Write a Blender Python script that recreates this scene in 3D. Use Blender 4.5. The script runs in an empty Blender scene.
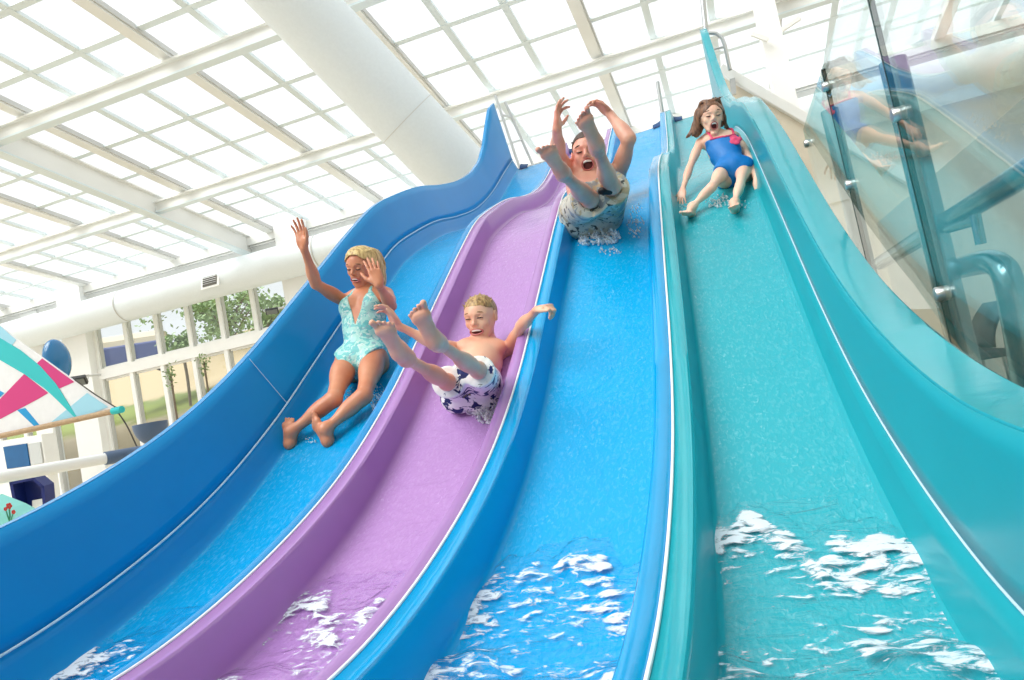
import bpy, bmesh, math, random
import numpy as np
from mathutils import Vector, Matrix

scene = bpy.context.scene
COL = scene.collection
RNG = random.Random(7)
CZ = 1.3                      # camera height above the hall floor, metres
W = 0.62                      # width of one slide lane, metres

# ------------------------------------------------------------------ camera
F_PX = 651.46
ROLL, PITCH, YAW = -0.19246, 0.06817, -0.32729
def cam_axes():
    cy, sy, cp, sp = math.cos(YAW), math.sin(YAW), math.cos(PITCH), math.sin(PITCH)
    f = Vector((sy*cp, cy*cp, sp)); r = Vector((cy, -sy, 0)); u = r.cross(f)
    cr, sr = math.cos(ROLL), math.sin(ROLL)
    return r*cr + u*sr, -r*sr + u*cr, f
CR, CU, CF = cam_axes()
cam = bpy.data.cameras.new('camera'); cam.sensor_width = 36.0; cam.lens = F_PX*36.0/1024.0
cam.clip_start = 0.05; cam.clip_end = 500
camo = bpy.data.objects.new('camera', cam); COL.objects.link(camo)
m = Matrix((CR, CU, -CF)).transposed().to_4x4(); m.translation = Vector((0, 0, CZ)); camo.matrix_world = m
scene.camera = camo

def ray(px, py):
    return (px-512)/F_PX*CR - (py-340)/F_PX*CU + CF
def P(px, py, t):                       # world point seen at a pixel of the photo, t metres deep
    return Vector((0, 0, CZ)) + ray(px, py)*t
def on_y(px, py, Y):
    d = ray(px, py); return Vector((0, 0, CZ)) + d*(Y/d.y)
def on_x(px, py, X):
    d = ray(px, py); return Vector((0, 0, CZ)) + d*(X/d.x)
def on_z(px, py, Zw):
    d = ray(px, py); return Vector((0, 0, CZ)) + d*((Zw-CZ)/d.z)

# ------------------------------------------------------------------ materials
def nodes_of(name):
    m = bpy.data.materials.new(name); m.use_nodes = True
    nt = m.node_tree; b = nt.nodes['Principled BSDF']
    return m, nt, b
def S(v): # sRGB 0-255 -> linear
    return tuple(((c/255.0)/12.92 if c <= 10 else ((c/255.0+0.055)/1.055)**2.4) for c in v) + (1.0,)
def N(nt, typ, **kw):
    n = nt.nodes.new(typ)
    for k, v in kw.items():
        if k in n.inputs: n.inputs[k].default_value = v
        else: setattr(n, k, v)
    return n
def mat(name, rgb, rough=0.5, metal=0.0, noise=0.0, nscale=8.0, coat=0.0, bump=0.0, bscale=40.0, spec=0.5):
    m, nt, b = nodes_of(name); L = nt.links
    b.inputs['Base Color'].default_value = S(rgb); b.inputs['Roughness'].default_value = rough
    b.inputs['Metallic'].default_value = metal; b.inputs['Coat Weight'].default_value = coat
    b.inputs['Coat Roughness'].default_value = 0.08; b.inputs['Specular IOR Level'].default_value = spec
    tc = N(nt, 'ShaderNodeTexCoord')
    nz = N(nt, 'ShaderNodeTexNoise', Scale=nscale, Detail=4.0); L.new(tc.outputs['Object'], nz.inputs['Vector'])
    rp = N(nt, 'ShaderNodeMapRange'); rp.inputs['From Min'].default_value = .3; rp.inputs['From Max'].default_value = .7
    rp.inputs['To Min'].default_value = 1-noise; rp.inputs['To Max'].default_value = 1+noise
    L.new(nz.outputs['Fac'], rp.inputs['Value'])
    mx = N(nt, 'ShaderNodeVectorMath', operation='SCALE'); mx.inputs[0].default_value = S(rgb)[:3]
    L.new(rp.outputs['Result'], mx.inputs['Scale']); L.new(mx.outputs['Vector'], b.inputs['Base Color'])
    if bump > 0:
        n2 = N(nt, 'ShaderNodeTexNoise', Scale=bscale, Detail=5.0); L.new(tc.outputs['Object'], n2.inputs['Vector'])
        bp = N(nt, 'ShaderNodeBump', Strength=bump, Distance=0.01); L.new(n2.outputs['Fac'], bp.inputs['Height'])
        L.new(bp.outputs['Normal'], b.inputs['Normal'])
    return m

def wet_floor(name, rgb, pale):
    """Fibreglass under a thin running film of water: streaky ripples, faint pale streaks of bubbles."""
    m, nt, b = nodes_of(name); L = nt.links
    tc = N(nt, 'ShaderNodeTexCoord')
    mp = N(nt, 'ShaderNodeMapping'); mp.inputs['Scale'].default_value = (1, .45, .45)
    L.new(tc.outputs['Object'], mp.inputs['Vector'])
    fine = N(nt, 'ShaderNodeTexNoise', Scale=95.0, Detail=3.0, Distortion=.6); L.new(mp.outputs['Vector'], fine.inputs['Vector'])
    wave = N(nt, 'ShaderNodeTexNoise', Scale=7.0, Detail=2.0, Distortion=1.2); L.new(tc.outputs['Object'], wave.inputs['Vector'])
    # thin crests where the film overtakes itself
    vor = N(nt, 'ShaderNodeTexVoronoi', Scale=2.6, feature='DISTANCE_TO_EDGE')
    add = N(nt, 'ShaderNodeVectorMath', operation='ADD'); L.new(mp.outputs['Vector'], add.inputs[0])
    sc = N(nt, 'ShaderNodeVectorMath', operation='SCALE'); sc.inputs['Scale'].default_value = .35
    L.new(wave.outputs['Color'], sc.inputs[0]); L.new(sc.outputs['Vector'], add.inputs[1])
    L.new(add.outputs['Vector'], vor.inputs['Vector'])
    cr = N(nt, 'ShaderNodeMapRange'); cr.inputs['From Min'].default_value = 0.0; cr.inputs['From Max'].default_value = .022
    cr.inputs['To Min'].default_value = 1.0; cr.inputs['To Max'].default_value = 0.0
    L.new(vor.outputs['Distance'], cr.inputs['Value'])
    brk = N(nt, 'ShaderNodeMapRange'); brk.inputs['From Min'].default_value = .50; brk.inputs['From Max'].default_value = .72; brk.inputs['To Max'].default_value = .45
    L.new(fine.outputs['Fac'], brk.inputs['Value'])
    spk = N(nt, 'ShaderNodeMath', operation='MULTIPLY', use_clamp=True); L.new(cr.outputs['Result'], spk.inputs[0]); L.new(brk.outputs['Result'], spk.inputs[1])
    gr = N(nt, 'ShaderNodeMapRange'); gr.inputs['From Min'].default_value = .5; gr.inputs['From Max'].default_value = .8
    gr.inputs['To Max'].default_value = .18
    L.new(fine.outputs['Fac'], gr.inputs['Value'])
    mxm = N(nt, 'ShaderNodeMath', operation='MAXIMUM'); L.new(spk.outputs[0], mxm.inputs[0]); L.new(gr.outputs['Result'], mxm.inputs[1])
    mix = N(nt, 'ShaderNodeMix', data_type='RGBA'); mix.inputs['A'].default_value = S(rgb); mix.inputs['B'].default_value = S(pale)
    L.new(mxm.outputs[0], mix.inputs['Factor']); L.new(mix.outputs['Result'], b.inputs['Base Color'])
    b.inputs['Roughness'].default_value = .18; b.inputs['Specular IOR Level'].default_value = .3
    hs = N(nt, 'ShaderNodeMath', operation='MULTIPLY_ADD'); hs.inputs[1].default_value = .35
    L.new(fine.outputs['Fac'], hs.inputs[0]); L.new(wave.outputs['Fac'], hs.inputs[2])
    h2 = N(nt, 'ShaderNodeMath', operation='MULTIPLY_ADD'); h2.inputs[1].default_value = .05
    L.new(cr.outputs['Result'], h2.inputs[0]); L.new(hs.outputs[0], h2.inputs[2])
    bp = N(nt, 'ShaderNodeBump', Strength=.42, Distance=0.02); L.new(h2.outputs[0], bp.inputs['Height'])
    L.new(bp.outputs['Normal'], b.inputs['Normal'])
    return m

# ------------------------------------------------------------------ mesh helpers
def finish(ob, parent=None, smooth=False):
    COL.objects.link(ob)
    if parent is not None:
        ob.parent = parent
        ob.matrix_parent_inverse = Matrix.Identity(4)
    if smooth:
        ob.data.polygons.foreach_set('use_smooth', [True]*len(ob.data.polygons))
        ob.data.set_sharp_from_angle(angle=math.radians(smooth if smooth is not True else 38))
    return ob
def mesh_obj(name, verts, faces, mats, parent=None, smooth=False, mi=None, loc=None):
    """verts are world coordinates; the object's origin goes to loc (or its parent's)."""
    o = Vector(loc) if loc is not None else (root_loc(parent) if parent is not None else Vector((0, 0, 0)))
    v = np.asarray([tuple(p) for p in verts] if not isinstance(verts, np.ndarray) else verts, float) - np.array(o)
    me = bpy.data.meshes.new(name); me.from_pydata(v.tolist(), [], [list(map(int, f)) for f in faces])
    if not isinstance(mats, (list, tuple)): mats = [mats]
    for k in mats: me.materials.append(k)
    if mi is not None: me.polygons.foreach_set('material_index', mi)
    ob = bpy.data.objects.new(name, me)
    if parent is None: ob.location = o
    else: ob.location = o - root_loc(parent)
    finish(ob, parent, smooth)
    return ob
def root_loc(o):
    l = Vector((0, 0, 0))
    while o is not None:
        l = l + o.location; o = o.parent
    return l
def empty(name, loc):
    o = bpy.data.objects.new(name, None); COL.objects.link(o); o.location = loc; o.empty_display_size = .2
    return o
def tag(o, label=None, cat=None, group=None, kind=None):
    if label: o['label'] = label
    if cat: o['category'] = cat
    if group: o['group'] = group
    if kind: o['kind'] = kind
    return o

class MB:
    """Collects solids in world coordinates; build() links them as ONE mesh object."""
    def __init__(self): self.v = []; self.f = []; self.mi = []
    def add(self, v, f, mi=0):
        n = len(self.v); self.v += [tuple(p) for p in v]; self.f += [[n+i for i in q] for q in f]; self.mi += [mi]*len(f); return self
    def box(self, c, ax, ay, az, mi=0):
        c, ax, ay, az = Vector(c), Vector(ax), Vector(ay), Vector(az)
        v = [c+sx*ax+sy*ay+sz*az for sx in (-1, 1) for sy in (-1, 1) for sz in (-1, 1)]
        return self.add(v, [(0,1,3,2),(4,6,7,5),(0,4,5,1),(2,3,7,6),(0,2,6,4),(1,5,7,3)], mi)
    def abox(self, x0, x1, y0, y1, z0, z1, mi=0):
        return self.box(((x0+x1)/2,(y0+y1)/2,(z0+z1)/2), ((x1-x0)/2,0,0), (0,(y1-y0)/2,0), (0,0,(z1-z0)/2), mi)
    def bar(self, a, b, w, h, up=(0,0,1), mi=0):
        a, b = Vector(a), Vector(b); d = (b-a); n = d.normalized(); s = n.cross(Vector(up)).normalized(); q = s.cross(n)
        return self.box((a+b)/2, d/2, s*w/2, q*h/2, mi)
    def tube(self, pts, r, seg=12, mi=0, cap=True, closed=False):
        pts = [Vector(p) for p in pts]; n = len(pts)
        rs = r if isinstance(r, (list, tuple)) else [r]*n
        rings = []; prev = None
        for i, p in enumerate(pts):
            if closed: t = (pts[(i+1) % n]-pts[i-1]).normalized()
            else: t = (pts[min(i+1, n-1)]-pts[max(i-1, 0)]).normalized()
            if prev is None:
                s = t.orthogonal().normalized()
            else:
                s = (prev - t*prev.dot(t)).normalized()
            prev = s; q = t.cross(s)
            rings.append([p + rs[i]*(math.cos(a)*s + math.sin(a)*q) for a in [2*math.pi*k/seg for k in range(seg)]])
        v = [p for rr in rings for p in rr]; f = []
        for i in range(n if closed else n-1):
            j = (i+1) % n
            for k in range(seg):
                k2 = (k+1) % seg
                f.append((i*seg+k, i*seg+k2, j*seg+k2, j*seg+k))
        if cap and not closed:
            f.append(tuple(reversed(range(seg)))); f.append(tuple((n-1)*seg+k for k in range(seg)))
        return self.add(v, f, mi)
    def lathe(self, c, axis, prof, seg=24, mi=0):
        c = Vector(c); t = Vector(axis).normalized(); s = t.orthogonal().normalized(); q = t.cross(s); v = []; f = []
        for (r, h) in prof:
            for k in range(seg):
                a = 2*math.pi*k/seg; v.append(c + t*h + r*(math.cos(a)*s+math.sin(a)*q))
        for i in range(len(prof)-1):
            for k in range(seg):
                k2 = (k+1) % seg; f.append((i*seg+k, i*seg+k2, (i+1)*seg+k2, (i+1)*seg+k))
        return self.add(v, f, mi)
    def build(self, name, mats, parent=None, smooth=False, loc=None, bevel=0.0):
        ob = mesh_obj(name, self.v, self.f, mats, parent, smooth, self.mi, loc)
        if bevel > 0:
            b = ob.modifiers.new('bevel', 'BEVEL'); b.width = bevel; b.segments = 2; b.limit_method = 'ANGLE'
        return ob
# ------------------------------------------------------------------ slide profile (height of the divider tops along the run)
KY = np.array([-3.5, 0.4, 1.3, 2, 2.7, 3.4, 4.1, 4.8, 5.4, 6, 6.6, 7.2, 7.9, 8.7, 9.6, 10.5, 11.5, 12.3])
KZ = np.array([-.815, -.812, -.8033, -.766, -.6003, -.3276, .073, .5662, .9986, 1.4292, 1.8243, 2.0935, 2.3555, 2.5727, 2.8803, 3.3313, 3.9577, 4.44])
def _tang(x, y):
    d = np.diff(y)/np.diff(x); m = np.empty_like(y); m[0] = d[0]; m[-1] = d[-1]
    h = np.diff(x); m[1:-1] = (d[:-1]*h[1:]+d[1:]*h[:-1])/(h[1:]+h[:-1]); return m
_KM = _tang(KY, KZ)
def zp(y):                                 # lane units, relative to the camera
    y = np.clip(np.asarray(y, float), KY[0], KY[-1]); i = np.clip(np.searchsorted(KY, y)-1, 0, len(KY)-2)
    h = KY[i+1]-KY[i]; t = (y-KY[i])/h
    return (2*t**3-3*t**2+1)*KZ[i]+(t**3-2*t**2+t)*h*_KM[i]+(-2*t**3+3*t**2)*KZ[i+1]+(t**3-t**2)*h*_KM[i+1]
A0 = -0.3875                               # the divider nearest the camera (lane units)
X0, H0, X4, H4, HF = -3.5708, .5136, .498, .5043, .2305
YS = np.concatenate([np.arange(-3.5, 1.2, .25), np.arange(1.2, 12.31, .08)])
def h_left(y):  return float(np.interp(y, [0, 10.2, 10.7, 11.1, 11.5, 11.9, 12.3], [H0, H0, .56, .70, .95, 1.20, 1.22]))
def h_right(y): return float(np.interp(y, [0, 5.4, 6.0, 6.6, 7.2, 8.5, 9.3, 10.2, 11.2, 12.0, 12.3], [H4, H4, .46, .40, .35, .38, .48, .60, .85, 1.2, 1.25]))
def sweep(sec, ys=YS):
    """sec(y) -> list of (x, dz) in lane units at y; returns world verts and faces of the swept sheet."""
    v = []; f = []; n = len(sec(0.0))
    for y in ys:
        z = float(zp(y))
        for x, dz in sec(y): v.append((x*W, y*W, (z+dz)*W+CZ))
    for i in range(len(ys)-1):
        for k in range(n-1):
            f.append((i*n+k, i*n+k+1, (i+1)*n+k+1, (i+1)*n+k))
    return v, f, n
def strip_obj(name, sec, mats, parent, pick=None, thick=.012):
    v, f, n = sweep(sec); mi = [pick(k % (n-1)) for k in range(len(f))] if pick else None
    ob = mesh_obj(name, v, f, mats, parent, True, mi)
    if thick:
        s = ob.modifiers.new('thickness', 'SOLIDIFY'); s.thickness = thick; s.offset = -1
    return ob
def wet(name, rgb):
    return mat(name, rgb, rough=.14, noise=.03, nscale=5.0, spec=.75, bump=.10, bscale=22)
def fiber(name, rgb):
    return mat(name, rgb, rough=.3, noise=.03, nscale=3.0, coat=.0, spec=.22)

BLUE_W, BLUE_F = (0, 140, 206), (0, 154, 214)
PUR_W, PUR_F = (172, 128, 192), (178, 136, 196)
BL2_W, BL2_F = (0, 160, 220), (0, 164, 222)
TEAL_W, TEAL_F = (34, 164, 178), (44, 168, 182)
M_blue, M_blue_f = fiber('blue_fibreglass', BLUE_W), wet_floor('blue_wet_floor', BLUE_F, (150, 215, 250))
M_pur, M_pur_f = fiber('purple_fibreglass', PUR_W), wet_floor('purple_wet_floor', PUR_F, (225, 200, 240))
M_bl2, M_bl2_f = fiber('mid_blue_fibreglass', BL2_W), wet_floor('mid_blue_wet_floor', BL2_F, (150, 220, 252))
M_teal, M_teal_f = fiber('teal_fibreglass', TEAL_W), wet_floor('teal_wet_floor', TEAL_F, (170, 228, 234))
M_blue_r, M_pur_r, M_bl2_r, M_teal_r = wet('blue_wet_rim', BLUE_W), wet('purple_wet_rim', PUR_W), wet('mid_blue_wet_rim', BL2_W), wet('teal_wet_rim', TEAL_W)
M_bead = mat('white_sealant', (246, 248, 250), .45)
M_seam = mat('pale_seam', (196, 222, 236), .5)

slide = empty('water_slide', (0, 2*W, 0))
tag(slide, 'four-lane indoor water slide in blue, purple and teal fibreglass', 'water slide')
FL = .10          # half width of a divider's flange
def fillet(x0, z0, x1, z1, n=5):          # quarter-ellipse from a wall foot to a floor
    return [(x0+(x1-x0)*(1-math.cos(t)), z0+(z1-z0)*math.sin(t)) for t in [math.pi/2*k/n for k in range(n+1)]]
def floor_pts(x0, x1, n=9):
    return [(x0+(x1-x0)*k/n, -HF-.012*math.sin(math.pi*k/n)) for k in range(1, n)]
def lane_sec(xl, xr):
    """a lane between two dividers: half flange, wall, floor, wall, half flange"""
    s = [(xl+.004, 0), (xl+FL-.012, -.004), (xl+FL, -.016)]
    s += fillet(xl+.128, -.19, xl+.165, -HF)
    s += floor_pts(xl+.165, xr-.165)
    s += [(p, q) for p, q in reversed(fillet(xr-.128, -.19, xr-.165, -HF))]
    s += [(xr-FL, -.016), (xr-FL+.012, -.004), (xr-.004, 0)]
    return s
def lane_obj(xl, xr, mw, mf, mr, label):
    sec = lane_sec(xl, xr); n = len(sec)-1
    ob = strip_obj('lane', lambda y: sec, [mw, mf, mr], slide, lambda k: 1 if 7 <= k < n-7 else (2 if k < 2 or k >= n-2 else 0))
    ob['label'] = label; return ob
lane_obj(A0-2, A0-1, M_pur, M_pur_f, M_pur_r, 'purple lane')
lane_obj(A0-1, A0, M_bl2, M_bl2_f, M_bl2_r, 'bright blue lane')
# outer blue lane with a trough corner
secL = [(-3.425, -.005), (-3.40, -.07), (-3.372, -.145), (-3.352, -.20), (-3.335, -.222), (-3.305, -HF)]
secL = secL + floor_pts(-3.305, A0-2-.165) + [(p, q) for p, q in reversed(fillet(A0-2-.128, -.19, A0-2-.165, -HF))] + [(A0-2-FL, -.016), (A0-2-FL+.012, -.004), (A0-2-.004, 0)]
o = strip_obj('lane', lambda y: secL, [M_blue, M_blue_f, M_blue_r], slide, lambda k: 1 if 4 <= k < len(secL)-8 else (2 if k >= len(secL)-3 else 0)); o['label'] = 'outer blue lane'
# teal lane
secR = [(A0+.004, 0), (A0+FL-.012, -.004), (A0+FL, -.016)] + fillet(A0+.128, -.19, A0+.165, -HF) + floor_pts(A0+.165, .40) + [(.40, -HF), (.425, -.222), (.437, -.19), (.455, -.07), (.477, .06)]
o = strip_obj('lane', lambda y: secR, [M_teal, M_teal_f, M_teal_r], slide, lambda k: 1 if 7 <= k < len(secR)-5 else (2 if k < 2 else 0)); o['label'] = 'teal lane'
# tall side walls and their rolled rims
def secLW(y):
    h = h_left(y); q = max(0.0, (h-H0)*.1)
    return [(-3.42-.15*k/6, -.02+(h+.02)*k/6) for k in range(6, -1, -1)]
def secLR(y):
    h = h_left(y); x = -3.57
    return [(x-.068, h-.16), (x-.066, h-.004), (x-.055, h+.006), (x-.004, h+.005), (x, h)]
def secRW(y):
    h = h_right(y); return [(.477+.021*k/6, .06+(h-.06)*k/6) for k in range(7)]
def secRR(y):
    h = h_right(y); x = .498; e = float(np.interp(y, [0, 6, 9], [.165, .165, .12]))
    return [(x, h), (x+.006, h+.006), (x+e-.015, h+.008), (x+e, h-.004), (x+e+.002, h-.16)]
wl = strip_obj('side_wall', secLW, [M_blue], slide); wl['label'] = 'tall blue outer wall'
strip_obj('rim', secLR, [M_blue_r], wl, thick=.01)
wr = strip_obj('side_wall', secRW, [M_teal], slide); wr['label'] = 'tall teal outer wall'
strip_obj('rim', secRR, [M_teal_r], wr, thick=.01)
def bead(x, dz, r, m, name, y0=-3.5, y1=12.3):
    ys = [y for y in YS if y0 <= y <= y1]; mb = MB()
    mb.tube([(x*W, y*W, (float(zp(y))+dz)*W+CZ) for y in ys], r, 8); return mb.build(name, m, slide, True)
for k in (2, 1, 0): bead(A0-k, .002, .0046, M_bead, 'sealant_strip')
s = bead(-3.412, -.008, .0042, M_seam, 'wall_seam'); s = bead(.475, .06, .0027, M_seam, 'wall_seam')
# panel joint on the blue wall
mb = MB(); pj = []
for k in range(8):
    y = 4.30-.17*k/7; h = -.0+(.505)*k/7; pj.append(((-3.412-.15*(h+.01)/.53)*W, y*W, (float(zp(y))+h)*W+CZ))
mb.tube(pj, .0016, 6); mb.build('panel_joint', M_seam, slide, True)
# rubber lip mats folded over the top edge between the dividers
M_mat = mat('dark_rubber_mat', (18, 70, 120), .6)
for xa, xb in ((-3.4, A0-2), (A0-2, A0-1), (A0-1, A0), (A0, .46)):
    for s0, s1 in ((xa+.11, xa+.27), (xb-.27, xb-.11)):
        v = []; f = []; n = 8
        edge = s0 if s0 < (xa+xb)/2-.1 else s1
        for i in range(n+1):
            x = s0+(s1-s0)*i/n; q = 1-abs(x-edge)/.16
            for y, dz in ((12.12, -HF+.01), (12.2, -HF+.02+.035*q*q), (12.3, -HF+.025+.045*q*q)):
                v.append((x*W, y*W, (float(zp(y))+dz)*W+CZ))
        for i in range(n):
            for k in range(2): f.append((i*3+k, i*3+k+1, (i+1)*3+k+1, (i+1)*3+k))
        o = mesh_obj('lip_mat', v, f, M_mat, slide, True); sm = o.modifiers.new('thickness', 'SOLIDIFY'); sm.thickness = .006
mb = MB(); mb.abox(-3.5*W, .5*W, -3.4*W, 1.2*W, 0, (float(zp(0))-HF)*W+CZ-.03); mb.build('plinth', M_blue, slide)
def floor_z(x_u, y_u, dz=-HF): return (float(zp(y_u))+dz)*W+CZ

# ------------------------------------------------------------------ foaming water in the run-outs
def foam_mat(name, tint, dens):
    m, nt, b = nodes_of(name); L = nt.links; out = nt.nodes['Material Output']
    tc = N(nt, 'ShaderNodeTexCoord'); mp = N(nt, 'ShaderNodeMapping'); mp.inputs['Scale'].default_value = (.5, 1.0, 1)
    L.new(tc.outputs['Object'], mp.inputs['Vector'])
    big = N(nt, 'ShaderNodeTexNoise', Scale=38.0, Detail=6.0, Distortion=.6, Roughness=.62); L.new(mp.outputs['Vector'], big.inputs['Vector'])
    pat = N(nt, 'ShaderNodeTexNoise', Scale=5.5, Detail=1.0); L.new(mp.outputs['Vector'], pat.inputs['Vector'])
    fine = N(nt, 'ShaderNodeTexNoise', Scale=70.0, Detail=3.0); L.new(mp.outputs['Vector'], fine.inputs['Vector'])
    at = N(nt, 'ShaderNodeAttribute', attribute_name='foam')
    a1 = N(nt, 'ShaderNodeMath', operation='MULTIPLY_ADD'); a1.inputs[1].default_value = .55; L.new(pat.outputs['Fac'], a1.inputs[0]); L.new(big.outputs['Fac'], a1.inputs[2])
    a2 = N(nt, 'ShaderNodeMath', operation='MULTIPLY_ADD'); a2.inputs[1].default_value = .17; L.new(at.outputs['Fac'], a2.inputs[0]); L.new(a1.outputs[0], a2.inputs[2])
    a3 = N(nt, 'ShaderNodeMath', operation='MULTIPLY_ADD'); a3.inputs[1].default_value = .12; L.new(fine.outputs['Fac'], a3.inputs[0]); L.new(a2.outputs[0], a3.inputs[2])
    mr = N(nt, 'ShaderNodeMapRange'); mr.inputs['From Min'].default_value = dens; mr.inputs['From Max'].default_value = dens+.12
    L.new(a3.outputs[0], mr.inputs['Value'])
    b.inputs['Base Color'].default_value = (.74, .81, .87, 1); b.inputs['Roughness'].default_value = .6
    tr = N(nt, 'ShaderNodeBsdfTransparent', Color=tint)
    gl = N(nt, 'ShaderNodeBsdfGlossy', Roughness=.06)
    fr = N(nt, 'ShaderNodeLayerWeight', Blend=.5)
    pw = N(nt, 'ShaderNodeMath', operation='POWER'); pw.inputs[1].default_value = 4.0; L.new(fr.outputs['Facing'], pw.inputs[0])
    w = N(nt, 'ShaderNodeMixShader'); L.new(pw.outputs[0], w.inputs[0]); L.new(tr.outputs[0], w.inputs[1]); L.new(gl.outputs[0], w.inputs[2])
    mx = N(nt, 'ShaderNodeMixShader'); L.new(mr.outputs['Result'], mx.inputs[0]); L.new(w.outputs[0], mx.inputs[1]); L.new(b.outputs[0], mx.inputs[2])
    bp = N(nt, 'ShaderNodeBump', Strength=.08, Distance=.012)
    L.new(a3.outputs[0], bp.inputs['Height'])
    L.new(bp.outputs['Normal'], b.inputs['Normal'])
    rip = N(nt, 'ShaderNodeTexNoise', Scale=16.0, Detail=3.0, Distortion=.8); L.new(mp.outputs['Vector'], rip.inputs['Vector'])
    b2 = N(nt, 'ShaderNodeBump', Strength=.6, Distance=.03); L.new(rip.outputs['Fac'], b2.inputs['Height'])
    for n in (gl, fr): L.new(b2.outputs['Normal'], n.inputs['Normal'])
    L.new(mx.outputs[0], out.inputs['Surface'])
    return m
def pool(name, xl, xr, yf, tint, dens, label, seed, wallpts):
    """water lying on the run-out from the foot of the slide (yf) forward; follows the floor at its upper edge"""
    rng = np.random.RandomState(seed); ph = rng.rand(8)*6.28
    nx, ny = 70, 150; v = []; fo = []; f = []
    for j in range(ny+1):
        y = .15+(yf+.28-.15)*j/ny
        for i in range(nx+1):
            s = i/nx; xw = xl+(xr-xl)*s
            lead = yf+.10*math.sin(5*s+ph[0])+.06*math.sin(13*s+ph[1])+.03*math.sin(29*s+ph[2])
            level = -.955+.012*math.sin(9*xw+4*y+ph[3])+.010*math.sin(17*y-6*xw+ph[4])+.006*math.sin(31*xw+22*y+ph[5])
            film = float(zp(y))-HF+.004
            k = 1/(1+math.exp(-(y-lead)*26))
            z = max(level*(1-k)+film*k, film+(.016*math.exp(-((y-lead+.05)/.12)**2)))
            if y > lead+.16: z = film-.012
            v.append((xw*W, y*W, z*W+CZ))
            fo.append(.60+.58*math.exp(-((y-lead+.06)/.14)**2)+(.2 if s < .06 or s > .94 else 0)-1.6*max(0.0, min(1.0, (y-lead-.02)/.10)))
    for j in range(ny):
        for i in range(nx):
            a = j*(nx+1)+i; f.append((a, a+1, a+nx+2, a+nx+1))
    ob = mesh_obj(name, v, f, foam_mat(name+'_foam', tint, dens), None, True, loc=(0, 1.0, 0))
    at = ob.data.attributes.new('foam', 'FLOAT', 'POINT'); at.data.foreach_set('value', fo)
    tag(ob, label, 'water', kind='stuff'); return ob
pool('foamy_water', -3.33, A0-2-.12, 2.45, (.93, .98, 1, 1), 1.0, 'foam-flecked water at the foot of the outer blue lane', 3, None)
pool('foamy_water', A0-2+.12, A0-1-.12, 2.58, (.97, .95, .99, 1), .975, 'foaming water at the foot of the purple lane', 5, None)
pool('foamy_water', A0-1+.12, A0-.12, 2.66, (.93, .98, 1, 1), .975, 'foaming water at the foot of the bright blue lane', 8, None)
pool('foamy_water', A0+.12, .452, 2.78, (.95, .99, .99, 1), .99, 'foaming water at the foot of the teal lane', 12, None)
# ------------------------------------------------------------------ hall
M_white = mat('white_paint', (250, 250, 248), .5, noise=.03, nscale=2)
M_cream = mat('cream_steel', (240, 240, 236), .45, noise=.03, nscale=2)
M_bluewhite = mat('pale_blue_white_steel', (226, 236, 238), .4)
M_grey = mat('weathered_grey_bar', (202, 202, 198), .5)
M_duct = mat('white_duct_fabric', (236, 243, 246), .55, noise=.02, nscale=30, bump=.05, bscale=90)
M_dark = mat('black_metal', (34, 35, 36), .45)
M_beige = mat('beige_render', (232, 224, 208), .75, noise=.04)
M_floor = mat('sand_tiles', (214, 202, 180), .5, noise=.06, nscale=6)
def glass_mat(name, tint, refl=1.0, rough=0.0, ior=5.0):
    m, nt, b = nodes_of(name); L = nt.links; out = nt.nodes['Material Output']; nt.nodes.remove(b)
    tr = N(nt, 'ShaderNodeBsdfTransparent', Color=tint); gl = N(nt, 'ShaderNodeBsdfGlossy', Roughness=rough, Color=(refl, refl, refl, 1))
    fr = N(nt, 'ShaderNodeLayerWeight', Blend=.5); pw = N(nt, 'ShaderNodeMath', operation='POWER'); pw.inputs[1].default_value = ior
    ma = N(nt, 'ShaderNodeMath', operation='MULTIPLY_ADD'); ma.inputs[1].default_value = .62; ma.inputs[2].default_value = .035
    L.new(fr.outputs['Facing'], pw.inputs[0]); L.new(pw.outputs[0], ma.inputs[0]); mx = N(nt, 'ShaderNodeMixShader'); fr = ma
    L.new(fr.outputs[0], mx.inputs[0]); L.new(tr.outputs[0], mx.inputs[1]); L.new(gl.outputs[0], mx.inputs[2]); L.new(mx.outputs[0], out.inputs['Surface'])
    return m
M_pane = glass_mat('window_glass', (.95, .97, .97, 1))
def roof_mat():
    m, nt, b = nodes_of('opal_roof_sheet'); L = nt.links; out = nt.nodes['Material Output']; nt.nodes.remove(b)
    tr = N(nt, 'ShaderNodeBsdfTransparent', Color=(.93, .95, .96, 1)); tl = N(nt, 'ShaderNodeBsdfTranslucent', Color=(.92, .93, .93, 1))
    tc = N(nt, 'ShaderNodeTexCoord'); nz = N(nt, 'ShaderNodeTexNoise', Scale=1.2, Detail=3.0); L.new(tc.outputs['Object'], nz.inputs['Vector'])
    mr = N(nt, 'ShaderNodeMapRange'); mr.inputs['To Min'].default_value = .12; mr.inputs['To Max'].default_value = .3; L.new(nz.outputs['Fac'], mr.inputs['Value'])
    mx = N(nt, 'ShaderNodeMixShader'); L.new(mr.outputs['Result'], mx.inputs[0]); L.new(tr.outputs[0], mx.inputs[1]); L.new(tl.outputs[0], mx.inputs[2]); L.new(mx.outputs[0], out.inputs['Surface'])
    return m
M_roof = roof_mat()
def st(o): o['kind'] = 'structure'; return o
SK = .0621
def hall(x, vv, z):  return Vector((x, vv + SK*(x+10.48), z+CZ))          # vv: distance along the roof fall
def roof_z(vv): return 5.0+.181*(13.66-vv)
V0, V1, XA, XB = -7.0, 13.66, -27.0, 8.0
# floor
mb = MB(); mb.add([(XA, -9, -.02), (XB, -9, -.02), (XB, 16, -.02), (XA, 16, -.02)], [(0, 1, 2, 3)]); st(mb.build('floor', M_floor))
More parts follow.
